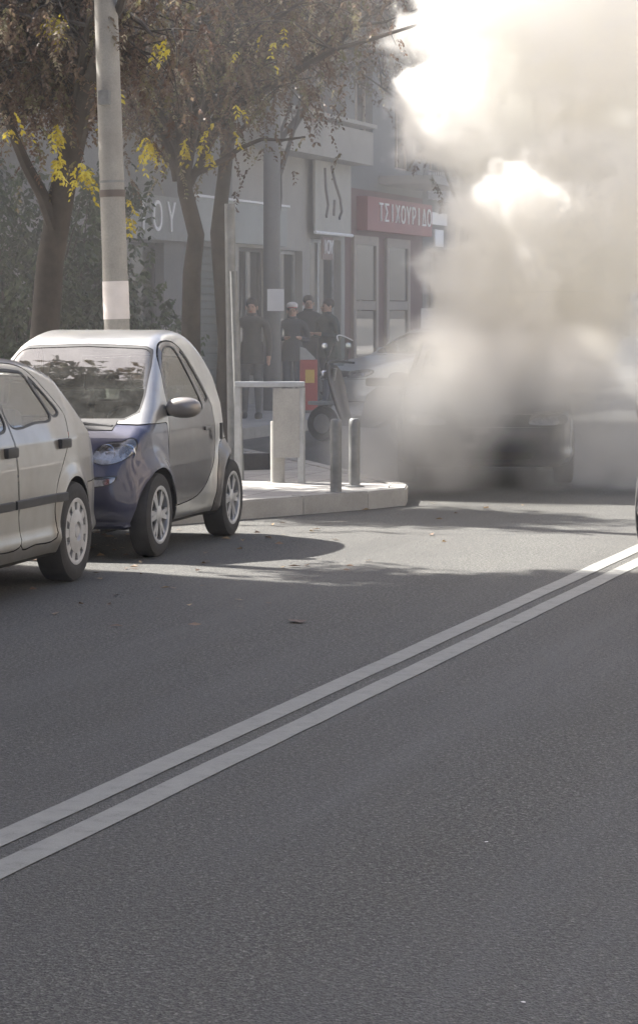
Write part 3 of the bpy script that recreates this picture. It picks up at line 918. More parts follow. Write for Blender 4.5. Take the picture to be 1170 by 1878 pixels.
def wall(name, root, mat, x, y0, y1, z0, z1, openings, th=0.28, face=1):
    """a wall facing +X (face=1) or -X with rectangular openings (y0,y1,z0,z1)"""
    ys = sorted({y0, y1, *[v for o in openings for v in o[:2]]})
    zs = sorted({z0, z1, *[v for o in openings for v in o[2:4]]})
    mb = MB()
    bm = mb.bm
    vc = {}
    def V(i, j, d):
        k = (i, j, d)
        if k not in vc: vc[k] = bm.verts.new((x - face * th * d, ys[i], zs[j]))
        return vc[k]
    solid = {}
    for i in range(len(ys) - 1):
        for j in range(len(zs) - 1):
            cy_, cz_ = (ys[i] + ys[i + 1]) / 2, (zs[j] + zs[j + 1]) / 2
            solid[i, j] = not any(o[0] < cy_ < o[1] and o[2] < cz_ < o[3] for o in openings)
    for (i, j), s in solid.items():
        if not s: continue
        for d in (0, 1):
            bm.faces.new((V(i, j, d), V(i + 1, j, d), V(i + 1, j + 1, d), V(i, j + 1, d)))
        for di, dj, a, b in ((-1, 0, (i, j), (i, j + 1)), (1, 0, (i + 1, j), (i + 1, j + 1)), (0, -1, (i, j), (i + 1, j)), (0, 1, (i, j + 1), (i + 1, j + 1))):
            if not solid.get((i + di, j + dj), False):
                bm.faces.new((V(*a, 0), V(*b, 0), V(*b, 1), V(*a, 1)))
    return mb.build(name, mat, root)
def window(root, x, o, frame, pane, face=1, cols=2, rows=1, name='window', depth=0.14, fw=0.06):
    y0, y1, z0, z1 = o
    mb = MB()
    xa, xb = x - face * depth, x - face * (depth + 0.07)
    for a, b in (((y0, z0), (y0 + fw, z1)), ((y1 - fw, z0), (y1, z1)), ((y0 + fw, z0), (y1 - fw, z0 + fw)), ((y0 + fw, z1 - fw), (y1 - fw, z1))):
        mb.b2((xa, a[0], a[1]), (xb, b[0], b[1]))
    for c in range(1, cols):
        yc = y0 + (y1 - y0) * c / cols
        mb.b2((xa - face * 0.003, yc - fw / 2, z0 + fw), (xb + face * 0.003, yc + fw / 2, z1 - fw))
    for r in range(1, rows):
        zc = z0 + (z1 - z0) * r / rows
        mb.b2((xa - face * 0.006, y0 + fw, zc - fw / 2), (xb + face * 0.006, y1 - fw, zc + fw / 2))
    f = mb.build(name, frame, root)
    xp = x - face * (depth + 0.035)
    for c in range(cols):
        ya, yb = y0 + (y1 - y0) * c / cols + fw * 0.6, y0 + (y1 - y0) * (c + 1) / cols - fw * 0.6
        for r in range(rows):
            za, zb = z0 + (z1 - z0) * r / rows + fw * 0.6, z0 + (z1 - z0) * (r + 1) / rows - fw * 0.6
            MB().b2((xp - 0.004, ya, za), (xp + 0.004, yb, zb)).build('pane', pane, f)
    return f
def shell_box(root, x0, x1, y0, y1, z0, z1, mat, roofm):
    """side, back and roof of a building; the street wall comes separately"""
    for a, b in (((x0, y0, z0), (x1, y0 + 0.25, z1)), ((x0, y1 - 0.25, z0), (x1, y1, z1)), ((x0, y0 + 0.25, z0), (x0 + 0.25, y1 - 0.25, z1))):
        MB().b2(a, b).build('side_wall', mat, root)
    MB().b2((x0 + 0.25, y0 + 0.25, z1 - 0.45), (x1, y1 - 0.25, z1 - 0.2)).build('roof', roofm, root)
    MB().b2((x0 + 0.25, y0 + 0.25, z0 + 0.02), (x1, y1 - 0.25, z0 + 0.06)).build('floor', M['wall_dark'], root)
def upper_windows(root, x, ys, zs, w, h, frame, face=1):
    return [(y - w / 2, y + w / 2, z, z + h) for z in zs for y in ys]
def balcony(root, x, y0, y1, z, depth, mat, face=1):
    s = MB().b2((x + face * 0.003, y0, z), (x + face * depth, y1, z + 0.16)).build('balcony', mat, root)
    n = int((y1 - y0) / 0.14)
    rail = MB().b2((x + face * (depth - 0.06), y0 + 0.03, z + 1.05), (x + face * (depth - 0.02), y1 - 0.03, z + 1.09)).build('rail', M['steel_dark'], s)
    me = None
    for k in range(n + 1):
        y = y0 + 0.05 + (y1 - y0 - 0.1) * k / n
        if me is None:
            o = MB().box((0, 0, 0), (0.016, 0.016, 0.90)).build('baluster', M['steel_dark'], s); me = o.data
        else:
            o = link('baluster', me, None, s)
        o.location = (x + face * (depth - 0.04), y, z + 0.605)
PZ = 0.145
# --- first building: grey, dark shop openings, white letters over them
b1 = tag(empty('shop_building', (0, 0, 0)), 'grey shop building at the left with shutters and a lettered fascia, behind the trees', 'building', 'shop buildings along the left side')
op = [(31.0, 33.4, PZ + 0.02, 2.7), (34.1, 36.9, PZ + 0.02, 2.7), (37.65, 39.05, PZ + 0.02, 2.72), (39.95, 41.9, PZ + 0.02, 2.72)]
up = [(y, y + 1.2, z, z + 1.9) for z in (4.6, 7.8) for y in (31.4, 34.2, 37.0, 39.8)]
wall('wall', b1, M['wall_grey'], FX, 26.4, 42.25, PZ, 11.9, op + up)
shell_box(b1, -26, FX - 0.28, 26.4, 42.25, PZ, 11.9, M['wall_grey'], M['wall_dark'])
for o in up: window(b1, FX, o, M['frame_dark'], M['pane'])
for k, o in enumerate(op):
    if k in (0, 1, 3):                               # roller shutters built of slats
        sh_ = MB().b2((FX - 0.16, o[0], o[2]), (FX - 0.19, o[1], o[3])).build('roller_shutter', M['shutter'], b1)
        me = None
        for q in range(int((o[3] - o[2]) / 0.12)):
            if me is None:
                sl = MB().box((0, 0, 0), (0.025, o[1] - o[0] - 0.01, 0.10), bevel=0.008, seg=1).build('slat', M['shutter'], sh_); me = sl.data
            else: sl = link('slat', me, None, sh_)
            sl.location = (FX - 0.145, (o[0] + o[1]) / 2, o[2] + 0.06 + q * 0.12)
    else:
        window(b1, FX, o, M['frame_dark'], M['pane'], cols=1, rows=1, name='shop_door')
for y0, y1 in ((31, 33.6), (36.5, 39.2)): balcony(b1, FX, y0, y1, 4.35, 1.0, M['wall_grey'])
fs = tag(empty('shop_sign', (0, 0, 0)), 'grey fascia with large white letters left of the slanting tree trunk', 'sign')
MB().b2((FX + 0.004, 37.4, 2.76), (FX + 0.09, 40.0, 3.42)).build('board', plain('grey_fascia_board', (0.20, 0.205, 0.20), 0.6), fs)
letters('ΙΟΥ', fs, M['white'], (FX + 0.105, 38.5, 3.08), 0.60, 0.62, 0.95)
fs = tag(empty('shop_sign', (0, 0, 0)), 'blank pale fascia board over a dark shop opening behind the slanting trunk', 'sign')
MB().b2((FX + 0.004, 40.15, 2.80), (FX + 0.10, 44.9, 3.47)).build('board', M['fascia'], fs)
MB().b2((FX + 0.002, 40.12, 3.475), (FX + 0.14, 44.95, 3.51)).build('edge_trim', M['white'], fs)
# --- second building: pale, one storey with a parapet and a banner
b2 = tag(empty('shop_building', (0, 0, 0)), 'pale one-storey shop with a deep parapet and a hanging cream banner', 'building', 'shop buildings along the left side')
op = [(42.6, 44.2, 0.55, 2.75), (44.75, 46.1, PZ + 0.02, 2.75), (46.55, 48.5, 0.6, 3.0)]
wall('wall', b2, M['wall_cream'], FX, 42.27, 48.75, PZ, 5.05, op)
shell_box(b2, -26, FX - 0.28, 42.27, 48.75, PZ, 5.05, M['wall_cream'], M['wall_dark'])
MB().b2((FX + 0.003, 42.3, 4.38), (FX + 0.55, 48.72, 4.98)).build('canopy_slab', M['wall_cream'], b2)
MB().b2((FX - 0.3, 42.3, 5.052), (FX + 0.62, 48.74, 5.12)).build('parapet_cap', M['wall_cream'], b2)
window(b2, FX, op[0], M['frame_dark'], M['pane'], cols=2)
window(b2, FX, op[1], M['steel'], M['pane'], cols=1, name='shop_door')
window(b2, FX, op[2], M['steel'], M['pane'], cols=2)
for k in range(14):                                  # goods on show behind the panes
    y = random.choice([random.uniform(42.8, 44.0), random.uniform(46.7, 48.3)])
    MB().box((FX - random.uniform(0.5, 0.9), y, random.uniform(0.9, 2.3)), (0.2, random.uniform(0.15, 0.35), random.uniform(0.15, 0.5)), bevel=0.02).build('shop_goods', random.choice([M['goods'], M['paper'], M['white'], M['red']]), b2)
up2 = [(y, y + 1.3, 6.0, 7.9) for y in (43.2, 45.2, 47.0)]
wall('upper_wall', b2, M['wall_grey'], FX - 3.0, 42.3, 48.7, 4.9, 9.5, up2)
for o in up2: window(b2, FX - 3.0, o, M['frame_cream'], M['pane'])
bn = tag(empty('banner', (0, 0, 0)), 'tall cream banner with dark brush strokes hanging above the shop window', 'banner')
MB().b2((FX + 0.12, 46.35, 3.12), (FX + 0.16, 48.6, 4.372)).build('canvas', M['banner'], bn)
bar([(FX + 0.17, 46.3, 3.09), (FX + 0.17, 48.65, 3.09)], 0.03, 'bottom_bar', M['white'], bn)
for pts in ([(46.9, 4.25), (46.95, 3.9), (47.1, 3.6), (46.98, 3.38)], [(47.3, 4.3), (47.55, 4.0), (47.85, 3.75), (47.95, 3.5), (47.8, 3.38)], [(47.45, 3.42), (47.5, 3.7)]):
    bar([(FX + 0.163, a, b) for a, b in pts], 0.035, 'brush_stroke', M['ink'], bn)
hs = tag(empty('shop_sign', (0, 0, 0)), 'small white hanging letter sign under the cream banner', 'sign')
MB().b2((FX + 0.10, 46.9, 2.62), (FX + 0.13, 47.55, 3.03)).build('board', plain('brown_sign_board', (0.16, 0.10, 0.08), 0.6), hs)
letters('ΙΟΥ', hs, M['white'], (FX + 0.142, 47.22, 2.83), 0.2, 0.34)
# --- third building: brown red shop front under the red sign
b3 = tag(empty('shop_building', (0, 0, 0)), 'brown red shop with tall cream framed windows under the red sign', 'building', 'shop buildings along the left side')
op = [(49.15, 50.85, PZ + 0.35, 3.12), (51.45, 53.2, PZ + 0.35, 3.12)]
up = [(49.4, 50.6, 4.5, 6.5), (52.2, 53.6, 4.5, 6.5), (49.4, 50.6, 7.8, 9.6), (52.2, 53.6, 7.8, 9.6)]
wall('wall', b3, M['wall_brown'], FX, 48.77, 54.35, PZ, 4.0, op)
wall('upper_wall', b3, M['wall_grey'], FX, 48.77, 54.35, 4.002, 10.5, up)
shell_box(b3, -26, FX - 0.28, 48.77, 54.35, PZ, 10.5, M['wall_grey'], M['wall_dark'])
for o in op:
    window(b3, FX + 0.10, o, M['frame_cream'], M['pane'], cols=1, rows=2, depth=0.04, fw=0.17)
    MB().b2((FX - 0.5, o[0], 0.4), (FX - 0.7, o[1], 2.2)).build('window_display', M['goods'], b3)
for o in up: window(b3, FX, o, M['frame_cream'], M['pane'])
balcony(b3, FX, 51.0, 54.2, 4.15, 1.1, M['wall_cream'])
rs = tag(empty('shop_sign', (0, 0, 0)), 'red shop sign with white Greek letters above the brown red shop', 'sign')
MB().b2((FX + 0.004, 49.5, 3.22), (FX + 0.22, 54.3, 3.86), bevel=0.01).build('board', M['red_sign'], rs)
letters('ΤΣΙΧΟΥΡΙΔΟ', rs, M['white'], (FX + 0.232, 52.2, 3.56), 0.40, 0.48, 1.05)
# --- fourth building: dark, small white plates
b4 = tag(empty('shop_building', (0, 0, 0)), 'narrow dark shop front with small white plates beside the smoke', 'building', 'shop buildings along the left side')
op = [(54.7, 56.6, PZ + 0.02, 3.0)]
up = [(54.9, 56.3, 4.6, 6.6)]
wall('wall', b4, M['wall_dark'], FX, 54.37, 57.1, PZ, 7.2, op + up)
shell_box(b4, -26, FX - 0.28, 54.37, 57.1, PZ, 7.2, M['wall_dark'], M['wall_dark'])
window(b4, FX, op[0], M['frame_dark'], M['pane'], cols=2)
window(b4, FX, up[0], M['frame_cream'], M['pane'])
for a, b, c, d in ((54.8, 56.2, 3.5, 3.75), (55.2, 55.9, 3.05, 3.4)):
    MB().b2((FX + 0.004, a, c), (FX + 0.05, b, d)).build('name_plate', M['white'], b4)
for k in range(6):
    MB().b2((FX + 0.05, 54.6 + 0.35 * k, 4.0), (FX + 0.5, 54.68 + 0.35 * k, 4.55)).build('awning_arm', M['white'], b4)
# --- fifth building, beyond the gap, seen only through smoke
b5 = tag(empty('shop_building', (0, 0, 0)), 'low pale building beyond the smoke at the right', 'building', 'shop buildings along the left side')
op = [(63.5 + 4 * k, 65.6 + 4 * k, 1.0, 2.9) for k in range(7)]
wall('wall', b5, M['wall_cream'], FX, 62.0, 92.0, PZ, 5.6, op)
shell_box(b5, -26, FX - 0.28, 62.0, 92.0, PZ, 5.6, M['wall_cream'], M['wall_dark'])
for o in op: window(b5, FX, o, M['frame_dark'], M['pane'])
# --- near block on the left, outside the frame: its shade lies over the foreground
b0 = tag(empty('apartment_block', (0, 0, 0)), 'tall beige apartment block beside the near parked cars, outside the picture', 'building')
up = [(y, y + 1.5, z, z + 2.0) for z in (1.0, 4.2, 7.4, 10.6, 13.8, 16.8) for y in range(-18, 16, 3)]
wall('wall', b0, M['wall_beige'], FX, -22.0, 18.7, PZ, 20.0, up)
shell_box(b0, -26, FX - 0.28, -22.0, 18.7, PZ, 20.0, M['wall_beige'], M['wall_dark'])
for o in up: window(b0, FX, o, M['frame_cream'], M['pane'], depth=0.18)
# --- the row across the street, outside the frame: mirrored in windscreens and doors
for k, (ya, yb, hh, mm) in enumerate(((-14.0, 8.0, 12.0, 'wall_cream'), (8.1, 26.0, 10.0, 'wall_beige'), (26.1, 48.0, 12.5, 'wall_grey'))):
    b = tag(empty('apartment_block', (0, 0, 0)), ['cream', 'beige', 'grey'][k] + ' apartment block across the street, outside the picture', 'building')
    up = [(y, y + 1.5, z, z + 2.0) for z in (0.9, 4.2, 7.4) for y in np.arange(ya + 1.5, yb - 2, 3.2)]
    wall('wall', b, M[mm], 6.0, ya, yb, PZ, hh, up, face=-1)
    for nm_, p_, q_ in (('side_wall', (6.3, ya, PZ), (16, ya + 0.25, hh)), ('side_wall', (6.3, yb - 0.25, PZ), (16, yb, hh)), ('back_wall', (15.7, ya + 0.25, PZ), (16, yb - 0.25, hh)), ('roof', (6.3, ya + 0.25, hh - 0.4), (15.7, yb - 0.25, hh - 0.2))):
        MB().b2(p_, q_).build(nm_, M[mm], b)
    for o in up: window(b, 6.0, o, M['frame_cream'], M['pane'], face=-1)
# SECTION: street furniture
def base(px, py): return G(px, py, PZ)
def post(name, label, cat, p, h, r, mat, lean=(0, 0), cap=True, group=None, r1=None):
    o = tag(empty(name, p), label, cat, group)
    MB().tube([(0, 0, -0.02), (lean[0] * 0.5, lean[1] * 0.5, h * 0.5), (lean[0], lean[1], h)], [r, (r + (r1 or r)) / 2, r1 or r], 16).build('post', mat, o, True)
    return o
# tall weathered pole with a poster and tape
pp = D(223, 573, 23.2); pp.z = PZ
pl = tag(empty('utility_pole', pp), 'tall weathered grey pole with a pale poster, rising behind the tiny car', 'pole')
ht, ln = 8.6, Vector((-0.24, -0.06, 0))
f = lambda z: (ln.x * z / ht, ln.y * z / ht, z)
MB().tube([f(z) for z in np.linspace(-0.05, ht, 12)], np.linspace(0.114, 0.082, 12).tolist(), 20).build('shaft', M['pole'], pl, True)
for z0, z1, dr, m, nm in ((1.47, 1.79, 0.004, 'paper', 'poster'), (2.50, 2.56, 0.006, 'ink', 'tape_band'), (2.62, 2.64, 0.006, 'steel_dark', 'metal_band'), (0.95, 1.0, 0.004, 'steel_dark', 'metal_band')):
    MB().tube([f(z0), f(z1)], [0.114 - 0.0038 * z0 + dr, 0.114 - 0.0038 * z1 + dr], 20, True).build(nm, M[m], pl, True)
MB().box(f(3.33), (0.10, 0.27, 0.12), bevel=0.01).build('junction_box', M['steel_dark'], pl)
bar([f(8.0), (f(8)[0] + 0.9, f(8)[1] - 0.2, 8.35)], 0.035, 'lamp_arm', M['steel_dark'], pl)
MB().box((f(8)[0] + 1.1, f(8)[1] - 0.25, 8.36), (0.5, 0.2, 0.12), bevel=0.04).build('lamp_head', M['steel_dark'], pl)
# slim posts behind the tiny car, thick pale pole by the second shop
post('sign_post', 'slim grey post nearest the slanting tree trunk', 'post', base(428, 868), 2.55, 0.05, M['steel_dark'], group='slim posts on the pavement', lean=(-0.03, 0))
o = post('sign_post', 'slim pale post at the left end of the guard rail', 'post', base(441, 880), 1.9, 0.035, M['steel_dark'], lean=(-0.06, 0), group='slim posts on the pavement')
p = D(499, 573, 42.5); p.z = PZ
pl2 = post('lamp_post', 'thick pale lamp post behind the standing people', 'pole', p, 7.4, 0.14, M['wall_grey'], r1=0.12)
bar([(0, 0, 7.3), (0.7, -0.2, 7.7), (1.5, -0.4, 7.75)], 0.04, 'lamp_arm', M['steel_dark'], pl2)
MB().box((1.75, -0.46, 7.75), (0.6, 0.22, 0.12), bevel=0.04).build('lamp_head', M['steel_dark'], pl2)
MB().box((0.12, -0.19, 1.72), (0.02, 0.26, 0.34), Matrix.Rotation(-1.2, 3, 'Z')).build('notice', M['white'], pl2)
# guard rail with a board
a, b = base(437, 886), base(553, 886)
gr = tag(empty('guard_rail', (0, 0, 0)), 'steel pedestrian guard rail with a bright top bar, left of the red machine', 'guard rail')
hz = 0.90
for q, nm in ((a, 0), (b, 1)):
    MB().box((q.x, q.y, PZ + 0.425), (0.055, 0.055, 0.87), bevel=0.006).build('upright', M['steel'], gr)
d = (b - a).normalized(); n_ = Vector((-d.y, d.x, 0))
rot = Matrix.Rotation(math.atan2(d.y, d.x), 3, 'Z')
mid = (a + b) / 2
MB().box((mid.x, mid.y, PZ + hz - 0.015), ((b - a).length + 0.06, 0.07, 0.05), rot, bevel=0.012).build('top_bar', M['steel'], gr)
q = a.lerp(b, 0.76)
MB().box((q.x - n_.x * 0.02, q.y - n_.y * 0.02, PZ + 0.54), ((b - a).length * 0.42, 0.02, 0.62), rot, bevel=0.004).build('board', M['kerb'], gr)
q = a.lerp(b, 0.62)
post('bollard', 'broad concrete bollard under the guard rail', 'bollard', (q.x + n_.x * 0.12, q.y + n_.y * 0.12, PZ), 0.55, 0.065, M['kerb'], group='bollards on the pavement corner')
# two steel bollards
for (px, py, h), lab in (((616, 905, 0.63), 'grey steel bollard nearest the kerb corner'), ((650, 893, 0.60), 'grey steel bollard beside the smoke, further back')):
    p = base(px, py)
    o = tag(empty('bollard', p), lab, 'bollard', 'bollards on the pavement corner')
    MB().tube([(0, 0, -0.02), (0, 0, h - 0.05), (0, 0, h - 0.012), (0, 0, h)], [0.049, 0.049, 0.045, 0.034], 20).build('post', M['steel_dark'], o, True)
    MB().tube([(0, 0, h - 0.13), (0, 0, h - 0.10)], [0.051, 0.051], 20).build('ring', M['steel_dark'], o, True)
    MB().lathe([(0.085, 0.0), (0.085, 0.012), (0.052, 0.016)], 20).build('foot', M['steel_dark'], o, True)
# low planter kerb
a, b = base(380, 864), base(500, 860)
d = (b - a).normalized()
pk = tag(empty('planter_edge', (0, 0, 0)), 'low dark concrete planter edge behind the tiny car', 'planter')
m0 = (a + b) / 2
rot = Matrix.Rotation(math.atan2(d.y, d.x), 3, 'Z')
n_ = Vector((-d.y, d.x, 0))
for s in (0, 0.9):
    MB().box(m0 + n_ * s + Vector((0, 0, 0.075)), ((b - a).length, 0.12, 0.17), rot, bevel=0.012).build('edge_block', M['wall_dark'], pk)
MB().box(m0 + n_ * 0.45 + Vector((0, 0, 0.03)), ((b - a).length - 0.1, 0.76, 0.12), rot).build('soil', M['soil'], pk)
# red machine
p = base(566, 757)
rm = tag(empty('ticket_machine', p, R(17)), 'slim red machine with a slanted grey head and yellow plate on the pavement', 'machine')
MB().box((0, 0, 0.40), (0.27, 0.22, 0.82), bevel=0.02).build('cabinet', M['red'], rm)
MB().prism([(-0.13, 0.0), (0.10, 0.0), (0.10, 0.02), (-0.05, 0.17), (-0.13, 0.19)], -0.12, 0.12, Matrix.Translation((0, 0, 0.812)) @ Matrix.Rotation(math.pi / 2, 4, 'X')).build('head', M['steel'], rm)
MB().box((0.02, -0.116, 0.56), (0.14, 0.012, 0.20)).build('plate', M['yellow'], rm)
MB().box((0, 0, 0.02), (0.33, 0.28, 0.05)).build('plinth', M['steel_dark'], rm)
# small plates on stands by the shops
for px, py, zc, lab in ((785, 585, 52.0, 'white notice plate on a pole beside the smoke'),):
    p = D(px, py, zc)
    o = tag(empty('notice_stand', (p.x, p.y, PZ)), lab, 'sign')
    MB().tube([(0, 0, 0), (0, 0, p.z - PZ)], 0.03, 8).build('post', M['steel_dark'], o)
    MB().box((0.03, -0.05, p.z - PZ), (0.02, 0.30, 0.42), Matrix.Rotation(-1.2, 3, 'Z')).build('plate', M['white'], o)

# SECTION: people
def person(p, face, coat, legs, label, hair='hair', pose=0, cap=None, h=1.74, arms='down', group='bystanders on the pavement'):
    root = tag(empty('person', p, face), label, 'person', group)
    k = h / 1.74
    J = {}
    verts, edges, rad = [], [], []
    def v(name, co, r, par=None):
        J[name] = len(verts)
        verts.append(tuple(c * k for c in co)); rad.append(r if hasattr(r, '__len__') else (r, r))
        if par: edges.append((J[par], J[name]))
    st = 0.06 if pose == 0 else 0.14
    v('pelvis', (0, 0, 0.95), (0.155, 0.115))
    v('waist', (0, 0, 1.10), (0.15, 0.11), 'pelvis')
    v('chest', (0, 0.01, 1.30), (0.175, 0.12), 'waist')
    v('shoulder', (0, 0, 1.43), (0.15, 0.10), 'chest')
    v('neck', (0, 0, 1.51), (0.055, 0.055), 'shoulder')
    v('skull', (0, -0.015, 1.60), (0.078, 0.092), 'neck')
    v('crown', (0, -0.01, 1.69), (0.062, 0.075), 'skull')
    for s, n in ((-1, 'l'), (1, 'r')):
        v('hip' + n, (s * 0.09, 0, 0.88), 0.095, 'pelvis')
        v('knee' + n, (s * 0.10, -0.03 - s * st * 0.4, 0.49), 0.068, 'hip' + n)
        v('ankle' + n, (s * 0.11, 0.01 - s * st, 0.10), 0.048, 'knee' + n)
        v('toe' + n, (s * 0.125, -0.15 - s * st, 0.045), (0.042, 0.035), 'ankle' + n)
        v('arm' + n, (s * 0.20, 0, 1.40), 0.068, 'shoulder')
        if arms == 'down':
            el, wr = (s * 0.25, 0.03, 1.13), (s * 0.255, -0.04, 0.90)
        else:
            el, wr = (s * 0.27, 0.02, 1.14), (s * 0.12, -0.22, 1.18)
        v('elbow' + n, el, 0.052, 'arm' + n)
        v('wrist' + n, wr, 0.036, 'elbow' + n)
        dv = (Vector(wr) - Vector(el)).normalized()
        hd = Vector(wr) + dv * 0.07
        v('palm' + n, hd, (0.034, 0.024), 'wrist' + n)
        for q in range(4):
            o = Vector((0, (q - 1.5) * 0.018, 0))
            t = hd + dv * (0.075 - 0.008 * abs(q - 1.4)) + o
            v('finger%s%d' % (n, q), t, 0.0085, 'palm' + n)
        v('thumb' + n, hd + dv * 0.02 + Vector((-s * 0.02, -0.045, 0.0)), 0.010, 'palm' + n)
    me = bpy.data.meshes.new('body')
    me.from_pydata(verts, edges, [])
    o = bpy.data.objects.new('body', me)
    COL.objects.link(o)
    md = o.modifiers.new('skin', 'SKIN')
    md.use_smooth_shade = True
    for i, sv in enumerate(me.skin_vertices[0].data):
        sv.radius = (rad[i][0] * k, rad[i][1] * k)
        sv.use_root = (i == 0)
    o.modifiers.new('sub', 'SUBSURF').render_levels = 1
    o.modifiers['sub'].levels = 1
    bpy.context.view_layer.update()
    new = bpy.data.meshes.new_from_object(o.evaluated_get(bpy.context.evaluated_depsgraph_get()))
    bpy.data.objects.remove(o)
    new.name = 'body'
    for m in (coat, legs, 'skin', 'shoe'): new.materials.append(M[m])
    wr = [Vector(verts[J['wrist' + n]]) for n in 'lr']
    for pl_ in new.polygons:
        c = pl_.center / k
        mi = 0
        if c.z < 0.84: mi = 1
        if c.z < 0.085: mi = 3
        if c.z > 1.50: mi = 2
        for n in 'lr':
            w, e = Vector(verts[J['wrist' + n]]), Vector(verts[J['elbow' + n]])
            dv = (w - e).normalized()
            t = (pl_.center - w).dot(dv)
            if 0 < t < 0.2 and (pl_.center - w - dv * t).length < 0.062: mi = 2
        if c.z < 0.84 and abs(c.x) > 0.20 and mi != 2: mi = 0
        pl_.material_index = mi
    new.shade_smooth()
    bd = link('body', new, None, root)
    # face, ears, hair, collar and coat hem
    for s in (-1, 1):
        blob('ear', (s * 0.083 * k, 0.0, 1.61 * k), (0.012, 0.02, 0.03), M['skin'], bd)
        blob('eye', (s * 0.032 * k, -0.103 * k, 1.625 * k), (0.012, 0.008, 0.007), M['shoe'], bd)
    blob('nose', (0, -0.112 * k, 1.595 * k), (0.014, 0.018, 0.024), M['skin'], bd)
    blob('mouth', (0, -0.102 * k, 1.555 * k), (0.022, 0.006, 0.005), M['red'], bd)
    hr = blob('hair', (0, 0.030 * k, 1.668 * k), (0.087 * k, 0.092 * k, 0.088 * k), M[hair], bd, 2.2)
    for s, n in ((-1, 'l'), (1, 'r')):
        t, q_ = Vector(verts[J['toe' + n]]), Vector(verts[J['ankle' + n]])
        blob('shoe', ((t.x + q_.x) / 2, (t.y + q_.y) / 2 - 0.01, 0.045), (0.048, 0.135, 0.050), M['shoe'], bd, 3.0)
    if cap:
        c = blob('cap', (0, 0.01, 1.715 * k), (0.094 * k, 0.108 * k, 0.060 * k), M[cap], bd, 2.2)
        MB().prism([(0.07 * math.cos(t), -0.08 + 0.10 * math.sin(t)) for t in np.linspace(math.pi, 2 * math.pi, 10)], 1.675 * k, 1.69 * k).build('peak', M['red'], c)
    MB().lathe([(0.085, 1.46), (0.082, 1.52), (0.070, 1.54), (0.060, 1.50)], 20, Matrix.Diagonal((k, k * 0.9, k, 1))).build('collar', M[coat], bd, True)
    MB().lathe([(0.150, 1.12), (0.168, 0.95), (0.176, 0.80), (0.170, 0.795), (0.150, 0.95)], 24, Matrix.Diagonal((k * 1.08, k * 0.82, k, 1))).build('coat_hem', M[coat], bd, True)
    return root
person(base(462, 767), R(10), 'coat_grey', 'trousers_grey', 'person in a dark jacket standing alone, leftmost of the bystanders', h=1.72)
for px, zc, fc, coat, leg, h, cap, arms, pose, lab in (
    (536, 43.0, 20, 'coat_navy', 'trousers_blue', 1.66, 'cap_white', 'up', 0, 'person in a dark blue coat wearing a white cap with red peak'),
    (566, 44.8, 25, 'coat_black', 'trousers_dark', 1.80, None, 'down', 1, 'person in a black coat standing behind the red machine'),
    (600, 44.0, -35, 'coat_green', 'trousers_blue', 1.74, None, 'up', 1, 'person in a dark green grey coat right of the red machine')):
    q = D(px, 573, zc); q.z = PZ
    person(q, R(fc), coat, leg, lab, h=h, cap=cap, arms=arms, pose=pose)
# parked scooter behind the bollards
sc_ = tag(empty('parked_scooter', G(668, 812), R(165)), 'scooter with a clear windshield parked behind the bollards', 'scooter')
for x in (-0.62, 0.62):
    w_ = MB().lathe([(0.13, -0.045), (0.21, -0.05), (0.235, 0.0), (0.21, 0.05), (0.13, 0.045)], 24, Matrix.Translation((x, 0, 0.235)) @ Matrix.Rotation(math.pi / 2, 4, 'X')).build('wheel', M['rubber'], sc_, True)
    MB().lathe([(0, 0.03), (0.13, 0.035), (0.13, -0.035), (0, -0.03)], 20, Matrix.Translation((x, 0, 0.235)) @ Matrix.Rotation(math.pi / 2, 4, 'X')).build('rim', M['rim'], w_, True)
MB().prism([(-0.85, 0.50), (-0.80, 0.72), (-0.30, 0.74), (-0.12, 0.62), (-0.05, 0.36), (0.25, 0.30), (0.25, 0.22), (-0.2, 0.20), (-0.45, 0.32)], -0.15, 0.15, Matrix.Rotation(math.pi / 2, 4, 'X')).build('body', M['steel_dark'], sc_)
lv, lf = [], []
rows_ = ((0.24, 0.24, 0.11), (0.31, 0.40, 0.14), (0.37, 0.58, 0.17), (0.42, 0.76, 0.185), (0.46, 0.92, 0.16), (0.48, 1.00, 0.10))
for i, (x, z, w) in enumerate(rows_):
    for j in range(7):
        t = -1 + j / 3.0
        lv.append((x + 0.09 * (1 - t * t), w * t, z))
        if i and j: lf.append((7 * i + j - 8, 7 * i + j - 7, 7 * i + j, 7 * i + j - 1))
ls = pyd('leg_shield', lv, lf, M['grey_panel'], sc_, True)
sm_ = ls.modifiers.new('thick', 'SOLIDIFY'); sm_.thickness = 0.03
blob('headlight', (0.60, 0, 0.86), (0.05, 0.085, 0.065), M['chrome'], sc_)
MB().box((-0.45, 0, 0.785), (0.72, 0.27, 0.11), bevel=0.04).build('seat', M['black'], sc_, True)
MB().box((0.62, 0, 0.50), (0.40, 0.13, 0.05), bevel=0.02).build('mudguard', M['pale'], sc_, True)
bar([(0.60, -0.07, 0.24), (0.47, -0.05, 0.95)], 0.025, 'fork', M['steel'], sc_)
hb_ = bar([(0.36, -0.34, 1.02), (0.44, -0.12, 1.04), (0.44, 0.12, 1.04), (0.36, 0.34, 1.02)], 0.016, 'handlebar', M['black'], sc_)
for s_ in (-1, 1):
    bar([(0.40, s_ * 0.24, 1.04), (0.42, s_ * 0.28, 1.20)], 0.007, 'mirror_stalk', M['black'], hb_)
    blob('mirror', (0.42, s_ * 0.29, 1.24), (0.015, 0.065, 0.04), M['chrome'], hb_)
gv, gf = [], []
